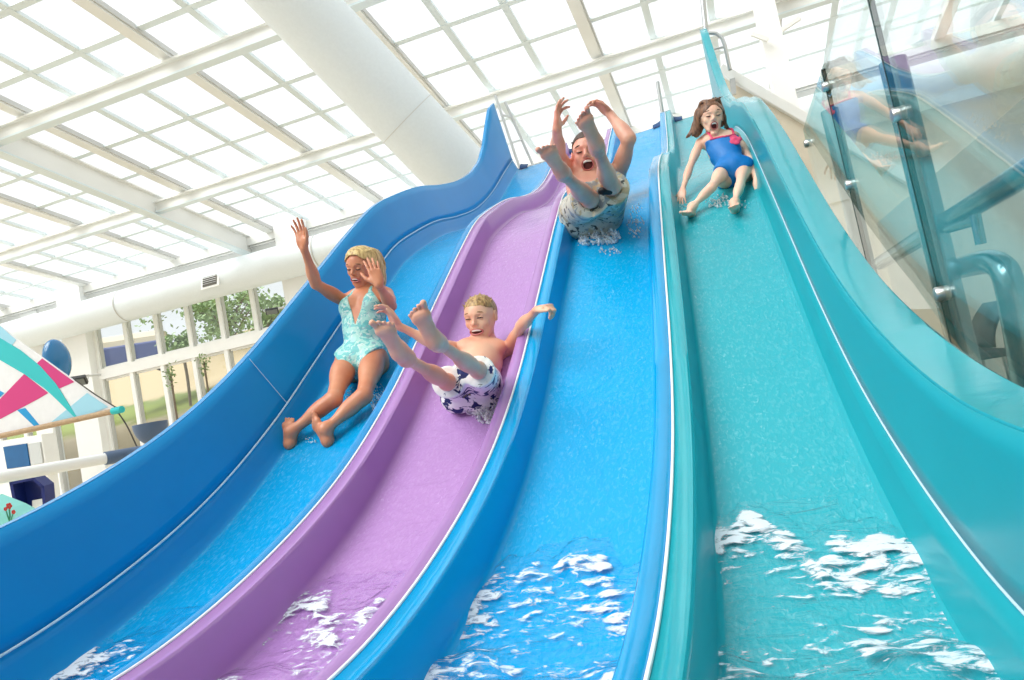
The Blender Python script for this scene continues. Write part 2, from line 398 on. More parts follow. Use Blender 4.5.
# roof sheets
mb = MB(); mb.add([hall(XA, V0, roof_z(V0)+.06), hall(XB, V0, roof_z(V0)+.06), hall(XB, V1+.3, roof_z(V1+.3)+.06), hall(XA, V1+.3, roof_z(V1+.3)+.06)], [(0, 1, 2, 3)])
roof = st(mb.build('ceiling', M_roof))
# glazing bars along the fall: a heavy one every third
for k in range(-17, 18):
    x = -10.35+1.005*k
    if x < XA or x > XB: continue
    heavy = (k % 3 == 0)
    mb = MB()
    if heavy:
        mb.bar(hall(x, V0, roof_z(V0)-.05), hall(x, V1, roof_z(V1)-.05), .19, .11, mi=0)
        mb.bar(hall(x+.11, V0, roof_z(V0)-.03), hall(x+.11, V1, roof_z(V1)-.03), .03, .09, mi=1)
    else:
        mb.bar(hall(x, V0, roof_z(V0)), hall(x, V1, roof_z(V1)), .115, .06, mi=0)
    mb.build('glazing_bar', [M_cream if heavy else M_bluewhite, M_grey], roof)
vb = [-6, -5, -4, -3, -2, -1, 0, 1, 2, 3, 4.05, 5.05, 6.05, 7.04, 8.02, 9.03, 10.0, 11.0, 11.95, 12.85]
for v_ in vb:
    mb = MB(); mb.bar(hall(XA, v_, roof_z(v_)+.01), hall(XB, v_, roof_z(v_)+.01), .125, .07, up=(0, 0, 1)); mb.build('cross_bar', M_bluewhite, roof)
# hanging I-beams across the hall
tn = 0
def ibeam(a, b, depth, fw, m1, m2, up=(0, 0, 1), tw=.03):
    a, b = Vector(a), Vector(b); d = (b-a).normalized(); s = d.cross(Vector(up)).normalized(); q = s.cross(d)
    mb = MB(); mb.bar(a-q*depth/2, b-q*depth/2, tw, depth, up, 0)
    mb.bar(a-q*depth, b-q*depth, fw, .035, up, 1); mb.bar(a, b, fw, .035, up, 0); return mb
for v_, dep in ((7.62, .24), (10.85, .22), (4.4, .3), (.8, .3), (-2.8, .3)):
    tn += 1; mb = ibeam(hall(XA, v_, roof_z(v_)-.16), hall(XB, v_, roof_z(v_)-.16), dep, .16, M_cream, M_bluewhite)
    st(mb.build('trim_%d' % tn, [M_cream, M_bluewhite]))
    # short hangers to the roof
    mb = MB()
    for k in range(-17, 18):
        if k % 3 == 0: mb.bar(hall(-10.35+1.005*k, v_, roof_z(v_)-.2), hall(-10.35+1.005*k, v_, roof_z(v_)), .16, .1, up=(0, 1, 0))
# deep main rafters
for x in (-11.08, -20.1, 7.0):
    tn += 1; mb = ibeam(hall(x, V0, roof_z(V0)-.02), hall(x, V1, roof_z(V1)-.02), .47, .22, M_cream, M_bluewhite)
    st(mb.build('trim_%d' % tn, [M_cream, M_bluewhite]))
# eaves beam
tn += 1; mb = MB(); mb.bar(hall(XA, V1-.1, 4.86), hall(XB, V1-.1, 4.86), .16, .2); mb.bar(hall(XA, V1-.16, 4.70), hall(XB, V1-.16, 4.70), .05, .03, mi=1)
st(mb.build('trim_%d' % tn, [M_cream, M_grey]))
# window wall: piers, posts, transoms, sills
VW = 13.66
wb = MB()
def wbox(x0, x1, z0, z1, d=.1, off=0.0, mi=0):
    c = hall((x0+x1)/2, VW+off, (z0+z1)/2); wb.box(c, Vector((1, SK, 0))*(x1-x0)/2, (0, d, 0), (0, 0, (z1-z0)/2), mi)
wbox(XA, XB, 4.25, 5.0, .06)                     # head above the windows
wbox(XA, XB, -1.3, -.72, .1)                     # low upstand
wbox(XA, XB, 2.30, 2.58, .09, -.03)              # transom
wbox(XA, XB, -.75, -.60, .12, -.03)              # sill
wbox(-17.3, -16.45, -1.3, 5, .2, -.1); wbox(-18.9, -18.3, -1.3, 5, .12); wbox(-10.15, -9.3, -1.3, 5, .2, -.1); wbox(-9.3, XB, -1.3, 5, .08)
wbox(XA, -20.4, -1.3, 5, .1)
st(wb.build('wall_back', M_white))
posts = [-15.35, -14.32, -13.30, -12.28, -11.26, -10.25, -16.4, -17.35, -18.35, -19.35, -20.35]
for x in posts:
    mb = MB(); c = hall(x, VW-.02, 1.8); mb.box(c, Vector((1, SK, 0))*.058, (0, .08, 0), (0, 0, 2.5))
    mb.box(hall(x+.07, VW+.0, 1.8), Vector((1, SK, 0))*.014, (0, .05, 0), (0, 0, 2.5), 1)
    tn += 1; st(mb.build('trim_%d' % tn, [M_white, M_grey]))
wn = 0
sp = sorted(posts)
for a, b in zip(sp[:-1], sp[1:]):
    for z0, z1 in ((-.6, 2.3), (2.58, 4.25)):
        wn += 1; mb = MB(); mb.box(hall((a+b)/2, VW+.03, (z0+z1)/2), Vector((1, SK, 0))*((b-a)/2-.09), (0, .006, 0), (0, 0, (z1-z0)/2))
        mb.bar(hall(a+.1, VW, z1-.03), hall(b-.1, VW, z1-.03), .05, .05, mi=1); mb.bar(hall(a+.1, VW, z0+.03), hall(b-.1, VW, z0+.03), .05, .05, mi=1)
        st(mb.build('window_%d' % wn, [M_pane, M_white]))
# solid walls of the hall that the photo only hints at (right side and behind the photographer)
mb = MB(); mb.abox(XB, XB+.2, -9, 15, 0, 9.2); st(mb.build('wall_right', M_beige))
mb = MB(); mb.abox(XA, XB, -9.2, -9, 0, 9.2); st(mb.build('wall_front', M_beige))
# ------------------------------------------------------------------ ducts
RD = .42; ZD = on_y(160, 312, 12.85).z-CZ+RD*1.0
mb = MB(); c0 = hall(XA+.2, VW-.55, ZD); c1 = hall(XB-.05, VW-.55, ZD)
n = 40; mb.tube([c0+(c1-c0)*i/n for i in range(n+1)], RD, 40)
duct = mb.build('air_duct', M_duct, None, True, loc=c0); tag(duct, 'fat white air duct running level above the window wall', 'air duct')
for px in (118, 300):
    d = on_y(px, 325 if px == 118 else 235, 12.5); mb = MB(); x = d.x
    mb.tube([hall(x-.02, VW-.55, ZD), hall(x+.02, VW-.55, ZD)], RD+.01, 40, cap=False); mb.build('joint_ring', M_grey, duct, True)
g = on_y(212, 285, 12.65); mb = MB()
vx = g.x; ang = math.radians(12); rr = RD+.005
cc = hall(vx, VW-.55, ZD) + Vector((0, -rr*math.cos(ang), rr*math.sin(-ang)))
mb.box(cc, (.26, .018, 0), (0, .02, 0), (0, .04, .17)); mb.box(cc-Vector((0, .015, 0)), (.20, .014, 0), (0, .02, 0), (0, .03, .12), 1)
for k in range(5): mb.box(cc+Vector((0, -.04, -.09+.045*k)), (.20, .014, 0), (0, .006, 0), (0, .01, .012), 2)
o = mb.build('vent_grille', [M_white, mat('grille_dark', (92, 88, 78), .6), M_grey], duct); o['label'] = 'dark rectangular vent grille'
# big duct falling along the roof
a = P(294, 0, 8.2); b = P(424, 137, 8.9); d = (b-a).normalized()
mb = MB(); L0 = a-d*.55; L1 = b+d*.85
n = 30; mb.tube([L0+(L1-L0)*i/n for i in range(n+1)], .455, 48)
duct2 = mb.build('air_duct', M_duct, None, True, loc=L0); tag(duct2, 'large white tubular air duct slanting down from the roof towards the slide top', 'air duct')
for q in (.86,):
    c = a+(b-a)*q; mb = MB(); mb.tube([c-d*.006, c+d*.006],   .458, 48, cap=False); mb.build('joint_ring', mat('ring_white', (220, 222, 220), .5), duct2, True)

# ------------------------------------------------------------------ tower top, stairs
YT = 12.3*W; ZT = floor_z(0, 12.3)
tower = empty('tower_platform', (-1.0, YT+.9, 0)); tag(tower, 'white launch platform behind the top edge of the slide', 'platform')
mb = MB(); mb.abox(-3.4*W, .62, YT+.01, YT+1.9, ZT-.22, ZT-.03); mb.build('deck', M_white, tower)
for x in (-3.2*W, .5):
    for y in (YT+.2, YT+1.7):
        mb = MB(); mb.abox(x-.07, x+.07, y-.07, y+.07, 0, ZT-.22); mb.build('leg', M_white, tower)
M_steel = mat('brushed_steel', (200, 202, 202), .28, metal=.9)
M_tealpipe = mat('blue_grey_steel', (150, 174, 184), .25, metal=.95)
# handrails on the platform: left gate, middle post, right hoop
mb = MB()
p = [on_y(495, 95, YT+.15), on_y(522, 175, YT+.15)]; mb.tube(p, .018, 10)
p = [on_y(505, 102, YT+.3), on_y(533, 165, YT+.3)]; mb.tube(p, .018, 10)
for q in (.25, .6): mb.tube([on_y(495+27*q, 95+80*q, YT+.15), on_y(505+28*q, 102+63*q, YT+.3)], .014, 8)
o = mb.build('handrail', M_steel, tower, True); o['label'] = 'steel gate rails beside the blue wall end'
mb = MB(); mb.tube([on_y(657.5, 82, YT+.1), on_y(664, 122, YT+.1)], .022, 10); o = mb.build('rail_post', M_steel, tower, True)
mb = MB(); hoop = [(708, 46), (706, 36), (708, 33), (716, 33.5), (722, 38), (725, 46), (730, 70)]
mb.tube([on_y(a_, b_, YT+.1) for a_, b_ in hoop], .022, 10); mb.tube([on_y(712, 50, YT+.1), on_y(724, 47, YT+.1)], .016, 8)
mb.tube([on_y(703, 0, YT+.1), on_y(707, 44, YT+.1)], .03, 10)
o = mb.build('handrail', M_steel, tower, True); o['label'] = 'steel hoop rail above the teal wall'
# stairs descending to the right behind the slide
YS_ = YT+.35
stair = empty('staircase', on_y(760, 150, YS_)); stair.location.z = 0
tag(stair, 'cream enclosed staircase dropping to the right behind the teal wall', 'staircase')
A_, B_ = on_y(720, 69, YS_), on_y(826, 131, YS_); dirn = (B_-A_).normalized()
B2 = A_+dirn*6.0
mb = MB(); mb.bar(A_, B2, .10, .11, up=(0, 0, 1)); mb.build('stringer_cap', M_white, stair, bevel=.01)
mb = MB(); z0 = .0
q = [A_+Vector((0, .03, -.06)), B2+Vector((0, .03, -.06))]
lowA = on_y(728, 108, YS_).z-1.2
mb.add([q[0], q[1], Vector((q[1].x, q[1].y, 0)), Vector((q[0].x, q[0].y, 0)), q[0]+Vector((0, .06, 0)), q[1]+Vector((0, .06, 0)), Vector((q[1].x, q[1].y+.06, 0)), Vector((q[0].x, q[0].y+.06, 0))],
       [(0, 1, 2, 3), (7, 6, 5, 4), (0, 4, 5, 1), (1, 5, 6, 2), (2, 6, 7, 3), (3, 7, 4, 0)])
mb.build('side_panel', mat('cream_panel', (238, 226, 206), .6, noise=.02), stair)
bb = MB(); c = on_y(733, 87, YS_-.06); bb.box(c, (.03, 0, -.0), (0, .03, 0), (.012, 0, .09)); bb.build('bracket', M_steel, stair)
# column and braces behind on the right
M_hot = M_white
cx = on_y(772, 40, 11.0); mb = MB(); mb.abox(cx.x-.15, cx.x+.15, 10.9, 11.2, 0, 7.6); tn += 1; st(mb.build('trim_%d' % tn, M_white))
mb = MB(); mb.bar(on_y(752, 34, 10.8), on_y(768, 40, 10.8), .05, .06); mb.bar(on_y(782, 30, 10.8), on_y(800, 18, 10.8), .05, .06); tn += 1; st(mb.build('trim_%d' % tn, M_cream))

# ------------------------------------------------------------------ glass balustrade beside the teal lane
M_bal = glass_mat('green_tinted_glass', (.90, .955, .945, 1), 1.0, 0.0, 3.6)
XG = .75*W; ZG = 1.42*W+CZ
bal = empty('glass_balustrade', (XG, 3.0*W, .4)); tag(bal, 'tall frameless green-tinted glass balustrade beside the teal lane', 'glass balustrade')
edges = [5.18, 4.07, 2.90, 1.73, .56, -.6]
M_edge = mat('dark_glass_edge', (14, 60, 58), .2)
for a_, b_ in zip(edges[:-1], edges[1:]):
    mb = MB(); mb.abox(XG, XG+.012, b_*W+.004, a_*W-.004, .4, ZG); pn = mb.build('glass_pane', M_bal, bal)
    mb = MB(); mb.abox(XG-.001, XG+.013, b_*W-.0035, b_*W+.0035, .45, ZG); mb.build('edge', M_edge, pn)
for y, z in ((5.17, 1.31), (5.17, .70), (4.075, 1.32), (4.075, .74), (4.075, .10), (2.9, .75), (2.9, .03), (1.73, .75), (1.73, .03)):
    mb = MB(); c = Vector((XG, y*W, z*W+CZ))
    mb.lathe(c, (-1, 0, 0), [(0, .010), (.015, .009), (.018, .005), (.018, -.018), (.014, -.022), (0, -.022)], 20)
    mb.build('clamp', M_steel, bal, True)
# tubular handrail of the steps beyond the glass
XH = 1.02*W
hr = empty('handrail', (XH, 2.25, .3)); tag(hr, 'blue-grey tubular step handrail seen through the glass', 'handrail')
mb = MB(); pb = on_x(968, 372, XH); pt = Vector((pb.x, pb.y, on_x(893, 60, XH).z)); mb.tube([Vector((pb.x, pb.y, .3)), pt], .040, 20); mb.build('post', M_tealpipe, hr, True)
mb = MB(); mb.tube([on_x(880, 263, XH+.03), on_x(940, 226, XH+.03), on_x(1024, 174, XH+.03), on_x(1090, 132, XH+.03)], .030, 16); o = mb.build('rail', M_tealpipe, hr, True)
mb = MB(); lp = [(958, 268), (985, 262), (1000, 266), (1008, 280), (1016, 320), (1028, 392)]
XL = XH+.06
pts = [on_x(a_, b_, XL) for a_, b_ in lp]
def smooth_path(pts, n=6):
    out = []
    pts = [Vector(p) for p in pts]
    for i in range(len(pts)-1):
        p0 = pts[max(i-1, 0)]; p1 = pts[i]; p2 = pts[i+1]; p3 = pts[min(i+2, len(pts)-1)]
        for k in range(n):
            t = k/n; out.append(.5*((2*p1)+(p2-p0)*t+(2*p0-5*p1+4*p2-p3)*t*t+(3*p1-p0-3*p2+p3)*t**3))
    out.append(pts[-1]); return out
mb.tube(smooth_path(pts), .034, 18); mb.build('return_bend', M_tealpipe, hr, True)
mb = MB(); mb.tube([on_x(948, 229, XH), on_x(975, 221, XH)], .013, 10); mb.tube([on_x(975, 214, XH), on_x(981, 244, XH)], .013, 10); mb.build('bracket', M_tealpipe, hr, True)
# second post further up the steps
mb = MB(); pb = on_x(872, 292, XH); mb.tube([Vector((pb.x, pb.y, .3)), Vector((pb.x, pb.y, on_x(858, 205, XH).z+.5))], .040, 20); mb.build('post', M_tealpipe, hr, True)
# steps and low wall beyond the handrail
mb = MB(); mb.abox(1.45, 1.6, .5, 7.0, 0, 2.15); tn += 1; st(mb.build('wall_stair', mat('pale_grey_render', (206, 206, 198), .7, noise=.05)))
# added opaque slab on the right, cutting roof light to the lane walls
mb = MB(); mb.abox(.85, XB, -9, 3.4, 2.95, 3.2); st(mb.build('shading_slab_right', M_white))
# added slab above the view, blocking skylight so right-facing lane walls darken
mb = MB(); mb.abox(-.1, XB, .2, 2.8, 4.6, 4.85); st(mb.build('shading_slab_overhead', M_beige))
# chair
ch = empty('chair', Vector((1.25, 2.35, .42))); cpos = on_x(990, 350, 1.15)
ch.location = (cpos.x, cpos.y, 0.4)
tag(ch, 'grey mesh-backed chair beyond the glass balustrade', 'chair')
cx_, cy_, cz_ = cpos.x, cpos.y, cpos.z
mb = MB(); n = 8; v = []; f = []
for i in range(n+1):
    for k in range(3):
        t = i/n; v.append((cx_-.02+.10*t*t, cy_-.16+.16*k, cz_+.02+.20*t))
for i in range(n):
    for k in range(2): f.append((i*3+k, i*3+k+1, (i+1)*3+k+1, (i+1)*3+k))
o = mesh_obj('backrest', v, f, mat('grey_mesh_cloth', (70, 82, 88), .6), ch, True); o.modifiers.new('t', 'SOLIDIFY').thickness = .02
mb = MB(); mb.abox(cx_-.30, cx_+.02, cy_-.17, cy_+.17, cz_-.03, cz_+.01); mb.build('seat', mat('grey_seat', (88, 98, 102), .6), ch, bevel=.01)
for sx in (-.27, .0):
    for sy in (-.15, .15):
        mb = MB(); mb.tube([(cx_+sx, cy_+sy, cz_-.03), (cx_+sx*1.1, cy_+sy*1.1, .4)], .011, 8); mb.build('leg', M_steel, ch, True)
mb = MB(); mb.abox(.418, 1.45, -2, 7.0, .28, .4); tn += 1; st(mb.build('trim_%d' % tn, M_floor))
# ------------------------------------------------------------------ figures: smooth blended bodies meshed by surface nets
def V(*a): return np.array(a if len(a) > 1 else a[0], float)
def unit(v): v = np.asarray(v, float); return v/(np.linalg.norm(v)+1e-12)
class Body:
    def __init__(self): self.pr = []; self.cut = []
    def rc(self, a, b, ra, rb, k=.02, flat=None, sub=False):
        """rounded cone; flat=(axis, factor) squashes its thickness along axis"""
        self.pr.append(('rc', np.asarray(a, float), np.asarray(b, float), ra, rb, k, flat, sub)); return self
    def el(self, c, r, ax=None, k=.02, sub=False):
        self.pr.append(('el', np.asarray(c, float), np.asarray(r, float), np.eye(3) if ax is None else np.asarray(ax, float), 0, k, None, sub)); return self
    def chain(self, pts, rs, k=.02, flat=None):
        for i in range(len(pts)-1): self.rc(pts[i], pts[i+1], rs[i], rs[i+1], k, flat)
        return self
    @staticmethod
    def dist(p, X):
        typ, a, b, ra, rb, k, flat, sub = p
        if typ == 'rc':
            A, B, Q = a, b, X
            if flat is not None:
                n, fa = flat; n = unit(n); s = 1/fa-1
                Q = X + s*((X-a)@n)[..., None]*n; B = b + s*((b-a)@n)*n
            ba = B-A; l2 = ba@ba+1e-12
            t = np.clip(((Q-A)@ba)/l2, 0, 1)
            d = np.linalg.norm(Q-A-t[..., None]*ba, axis=-1)-(ra+(rb-ra)*t)
            return d*(flat[1]**.5 if flat is not None else 1)
        q = (X-a)@b_axes(p)
        k0 = np.linalg.norm(q/b, axis=-1); k1 = np.linalg.norm(q/(b*b), axis=-1)+1e-9
        return k0*(k0-1)/k1
    @staticmethod
    def ext(p):
        typ, a, b, ra, rb, k, flat, sub = p
        if typ == 'rc': r = max(ra, rb); return np.minimum(a, b)-r, np.maximum(a, b)+r
        r = b.max(); return a-r, a+r
    def mesh(self, h, post=None, pad=.012):
        lo = np.min([self.ext(p)[0] for p in self.pr if not p[7]], 0)-pad; hi = np.max([self.ext(p)[1] for p in self.pr if not p[7]], 0)+pad
        n = np.ceil((hi-lo)/h).astype(int)+2
        G = np.full(n, .08, np.float32); ax = [lo[i]+h*np.arange(n[i]) for i in range(3)]
        for p in self.pr:
            a, b = self.ext(p); m = max(p[5], .01)+2*h
            i0 = np.clip(np.floor((a-m-lo)/h).astype(int), 0, n); i1 = np.clip(np.ceil((b+m-lo)/h).astype(int)+1, 0, n)
            if (i1 <= i0).any(): continue
            X = np.stack(np.meshgrid(*[ax[i][i0[i]:i1[i]] for i in range(3)], indexing='ij'), -1)
            d = self.dist(p, X); sl = tuple(slice(i0[i], i1[i]) for i in range(3)); g = G[sl]; k = p[5]
            if p[7]:
                d = -d; q = np.maximum(k-np.abs(g-d), 0)/k if k > 0 else 0
                G[sl] = np.maximum(g, d)+q*q*k*.25
            else:
                q = np.maximum(k-np.abs(g-d), 0)/k if k > 0 else 0
                G[sl] = np.minimum(g, d)-q*q*k*.25
        if post is not None:
            X = np.stack(np.meshgrid(*ax, indexing='ij'), -1); G = post(X, G).astype(np.float32)
        return surface_nets(G, lo, h)
def b_axes(p): return p[3].T if isinstance(p[3], np.ndarray) else np.eye(3)
def surface_nets(G, lo, h):
    S_ = G < 0; c = S_[:-1, :-1, :-1].astype(np.int8)
    for dx, dy, dz in ((1,0,0),(0,1,0),(0,0,1),(1,1,0),(1,0,1),(0,1,1),(1,1,1)):
        c = c + S_[dx:dx+G.shape[0]-1, dy:dy+G.shape[1]-1, dz:dz+G.shape[2]-1]
    act = np.argwhere((c > 0) & (c < 8)); idx = np.full(c.shape, -1, np.int64); idx[tuple(act.T)] = np.arange(len(act))
    cor = [(x, y, z) for x in (0, 1) for y in (0, 1) for z in (0, 1)]
    val = np.stack([G[act[:, 0]+x, act[:, 1]+y, act[:, 2]+z] for x, y, z in cor], 1)
    acc = np.zeros((len(act), 3)); cnt = np.zeros(len(act))
    for i, a in enumerate(cor):
        for j, b in enumerate(cor):
            if j <= i or sum(abs(a[q]-b[q]) for q in range(3)) != 1: continue
            m = (val[:, i] < 0) != (val[:, j] < 0); t = val[:, i]/(val[:, i]-val[:, j]+1e-20)
            pt = np.array(a)+t[:, None]*(np.array(b)-np.array(a)); acc[m] += pt[m]; cnt[m] += 1
    verts = lo+h*(act+acc/np.maximum(cnt, 1)[:, None]); quads = []
    for ax_ in range(3):
        o1, o2 = [q for q in range(3) if q != ax_]
        sl0 = [slice(1, -1)]*3; sl0[ax_] = slice(0, -1); sl1 = list(sl0); sl1[ax_] = slice(1, None)
        A = S_[tuple(sl0)]; B = S_[tuple(sl1)]
        for flip in (False, True):
            e = np.argwhere(A & ~B if not flip else ~A & B)
            if not len(e): continue
            e = e.copy(); e[:, o1] += 1; e[:, o2] += 1
            q = []
            for s1, s2 in ((0, 0), (1, 0), (1, 1), (0, 1)):
                f = e.copy(); f[:, o1] -= s1; f[:, o2] -= s2; q.append(idx[tuple(f.T)])
            q = np.stack(q, 1)
            if flip ^ (ax_ == 1): q = q[:, ::-1]
            quads.append(q)
    q = np.concatenate(quads); q = q[(q >= 0).all(1)]
    return verts, q[:, ::-1]
def fast_mesh(name, verts, quads, mats, parent=None, loc=None, smooth=True):
    o = np.array(loc if loc is not None else root_loc(parent), float)
    me = bpy.data.meshes.new(name); nv, nf = len(verts), len(quads)
    me.vertices.add(nv); me.vertices.foreach_set('co', (verts-o).astype(np.float32).ravel())
    me.loops.add(nf*4); me.loops.foreach_set('vertex_index', quads.astype(np.int32).ravel())
    me.polygons.add(nf); me.polygons.foreach_set('loop_start', np.arange(0, nf*4, 4, dtype=np.int32)); me.polygons.foreach_set('loop_total', np.full(nf, 4, np.int32))
    me.update(calc_edges=True); me.validate()
    for k in (mats if isinstance(mats, (list, tuple)) else [mats]): me.materials.append(k)
    ob = bpy.data.objects.new(name, me)
    if parent is None: ob.location = o
    COL.objects.link(ob)
    if parent is not None: ob.parent = parent
    me.polygons.foreach_set('use_smooth', [True]*nf)
    return ob

def cam_dir(x, y, z):            # x right, y up in the picture, z towards the camera
    return unit(np.array(CR)*x+np.array(CU)*y-np.array(CF)*z)
def PT(px, py, t): return np.array(P(px, py, t))
def reach(parent, px, py, L, near=True):
    """point on the sight line of a pixel at distance L from the parent joint"""
    o = np.array((0, 0, CZ)); d = np.array(ray(px, py)); w = o-parent
    A = d@d; B = 2*d@w; C = w@w-L*L; D = B*B-4*A*C
    if D <= 0: t = -B/(2*A)
    else: t = (-B-math.sqrt(D))/(2*A) if near else (-B+math.sqrt(D))/(2*A)
    q = o+d*t
    if D <= 0: q = parent+unit(q-parent)*L
    return q
def frame(fwd, up):
    """columns: subject's left... returns (right-hand axes x, y=up, z=fwd) with x = up x fwd"""
    z = unit(fwd); x = unit(np.cross(up, z)); y = np.cross(z, x); return x, y, z

def arm(B, sh, el, wr, s, up=.050, ub=.042, fa=.041, fb=.027, bulge=True):
    u = unit(el-sh); 
    B.rc(sh, el, up*s, ub*s*.93, .03*s)
    B.el(sh+.45*(el-sh), V(.047, .047, .105)*s, axes_along(u), .03*s)           # biceps
    B.rc(el, wr, ub*s*.9, fb*s, .02*s)
    f = unit(wr-el); B.el(el+.27*(wr-el), V(.043, .041, .085)*s, axes_along(f), .03*s)
    return B
def axes_along(d):
    """3x3 with rows = local x,y,z where z runs along d (rows used as basis)"""
    z = unit(d); x = unit(np.cross(z, (0.31, .77, .55))); y = np.cross(z, x); return np.stack([x, y, z])
def hand(B, wr, d, n, s, side=1, curl=(.15, .15, .15, .15), spread=.12, thumb_out=.7, tcurl=.2, fist=0.0):
    """wr: wrist; d: palm direction; n: palm normal (palm side); side: +1 thumb at d x n"""
    d = unit(d); n = unit(n-d*(n@d)); t = np.cross(d, n)*side
    pl = .092*s; pw = .040*s
    k0 = wr+d*pl*.98
    B.rc(wr-d*.005*s, wr+d*.03*s, .026*s, .030*s, .015*s, (n, .62))
    for q in (-.78, -.26, .26, .78):
        B.rc(wr+d*.022*s+t*pw*q*.6, k0+t*pw*q*.92-d*.010*s*abs(q), .0150*s, .0118*s, .012*s, (n, .9))
    B.el(wr+d*.038*s+t*.024*s+n*.008*s, V(.018, .014, .03)*s, np.stack([t, n, d]), .012*s)   # thenar
    B.el(wr+d*.04*s-t*.024*s+n*.006*s, V(.014, .013, .034)*s, np.stack([t, n, d]), .012*s)
    L = [(.040, .026, .020), (.045, .030, .022), (.042, .028, .021), (.033, .021, .018)]
    for i, q in enumerate((.78, .26, -.26, -.78)):
        p = k0+t*pw*q*.92-d*.010*s*abs(q); ang = 0.0; c = curl[i]; dd = unit(d+t*spread*q)
        r = (.0092, .0096, .0092, .0080)[i]*s; r0 = r
        for j in range(3):
            ang += c*(1.0, 1.25, .8)[j]*1.0
            e = dd*math.cos(ang)+n*math.sin(ang); p2 = p+e*L[i][j]*s
            B.rc(p, p2, r0, r0*.92, .004*s); r0 *= .92; p = p2
    p = wr+d*.026*s+t*.030*s+n*.006*s
    e = unit(d*(1-thumb_out*.55)+t*thumb_out+n*.25*(1+tcurl)); p2 = p+e*.042*s; B.rc(p, p2, .0135*s, .0110*s, .008*s)
    e = unit(e+d*.55-t*tcurl*.6+n*tcurl*.5); p3 = p2+e*.032*s; B.rc(p2, p3, .0108*s, .0095*s, .004*s)
    e = unit(e+d*.15-t*tcurl*.4+n*tcurl*.2); p4 = p3+e*.022*s; B.rc(p3, p4, .0095*s, .0072*s, .004*s)
def leg(B, hip, kn, an, s, th=.084, kr=.052, cf=.054, ar=.033):
    u = unit(kn-hip); f = unit(an-kn)
    B.rc(hip, kn, th*s, kr*s, .03*s)
    B.el(hip+.35*(kn-hip), V(th*1.02, th*.98, .15)*s, axes_along(u), .04*s)
    B.el(kn, V(.054, .054, .058)*s, axes_along(u), .02*s)
    B.rc(kn, an, kr*s*.93, ar*s, .03*s)
    back = unit(u-f*(u@f)); back = -unit(back) if np.linalg.norm(u-f*(u@f)) > .05 else 0*back
    B.el(kn+.30*(an-kn)+(-back)*(-.012)*s, V(cf, cf, .115)*s, axes_along(f), .04*s)
def foot(B, an, heel, ball, sole, s, side=1, toe_curl=-.2, toe_fan=.16):
    """an: ankle joint; heel and ball: centres of the heel and ball pads; sole: direction the sole faces; side: +1 if the big toe lies at sole x forward"""
    fwd = unit(ball-heel); sole = unit(sole-fwd*(sole@fwd)); t = np.cross(sole, fwd)*side
    B.el(heel, V(.031, .030, .036)*s, np.stack([t, sole, fwd]), .02*s)
    B.rc(an, heel+fwd*.015*s-sole*.015*s, .036*s, .032*s, .03*s)
    B.rc(an, heel+(ball-heel)*.55-sole*.014*s, .036*s, .028*s, .03*s, (sole, .85))
    B.rc(heel, ball-t*.014*s, .028*s, .025*s, .02*s, (sole, .75))                     # outer edge
    B.rc(heel-sole*.008*s+fwd*.02*s, ball+t*.016*s, .026*s, .027*s, .02*s, (sole, .72))    # inner edge (arch lifted)
    B.rc(ball+t*.022*s, ball-t*.024*s-fwd*.014*s, .0215*s, .0185*s, .015*s, (sole, .85))
    bump = unit(np.cross(t, fwd))
    for q, r0, L in ((.029, .0150, .050), (.0085, .0098, .046), (-.0080, .0092, .041), (-.0235, .0086, .035), (-.0370, .0080, .028)):
        p = ball+t*q*s+fwd*(.006 if q > .02 else .004-.25*abs(q-.01))*s
        e = unit(fwd+t*toe_fan*(q/.03)-sole*toe_curl*0+sole*toe_curl)
        p2 = p+e*L*.55*s; e2 = unit(e-sole*toe_curl*1.6); p3 = p2+e2*L*.45*s
        B.rc(p, p2, r0*s*.85, r0*s*.78, .003*s); B.rc(p2, p3, r0*s*.85, r0*s*.95, .003*s)
def torso(B, pel, neck, right, s, female=False, waist=1.0, sh=.19, chest=1.0, hips=1.0, L=None, belly=0.0):
    v = unit(neck-pel); r = unit(right-v*(right@v)); w = np.cross(r, v)      # r: picture-right side, v: up, w: front
    if w@np.array(CF) > 0: w = -w
    A = np.stack([r, v, w]); L = np.linalg.norm(neck-pel)
    B.el(pel+v*.0*L, V(.158*hips, .11, .108)*s, A, .05*s)
    B.el(pel+v*.10*L-w*.045*s, V(.145*hips, .09, .085)*s, A, .05*s)
    B.el(pel+v*.34*L+w*belly*s, V(.132*waist, .13, .098)*s, A, .06*s)
    B.el(pel+v*.50*L, V(.138*(waist+1)/2, .12, .10)*s, A, .06*s)
    B.el(pel+v*.70*L, V(.160*chest, .155, .112)*s, A, .06*s)
    B.el(pel+v*.86*L, V(.150*chest, .085, .090)*s, A, .05*s)
    B.rc(pel+v*.93*L-r*sh*.55*s, pel+v*.93*L+r*sh*.55*s, .058*s, .058*s, .05*s, (w, .85))
    if not female:
        for q in (-1, 1): B.el(pel+v*.76*L+r*q*.075*s+w*.062*s, V(.075, .056, .045)*s, A, .035*s)
    else:
        for q in (-1, 1): B.el(pel+v*.70*L+r*q*.072*s+w*.078*s, V(.062, .066, .058)*s, A, .03*s)
    for q in (-1, 1):
        B.rc(neck+v*.055*s+r*q*.02*s-w*.015*s, pel+v*.93*L+r*q*sh*.8*s-w*.01*s, .034*s, .042*s, .04*s)   # trapezius
        B.el(pel-v*.03*s+r*q*.075*s-w*.05*s, V(.085, .09, .08)*s, A, .04*s)                               # glutes
    return r, v, w, L
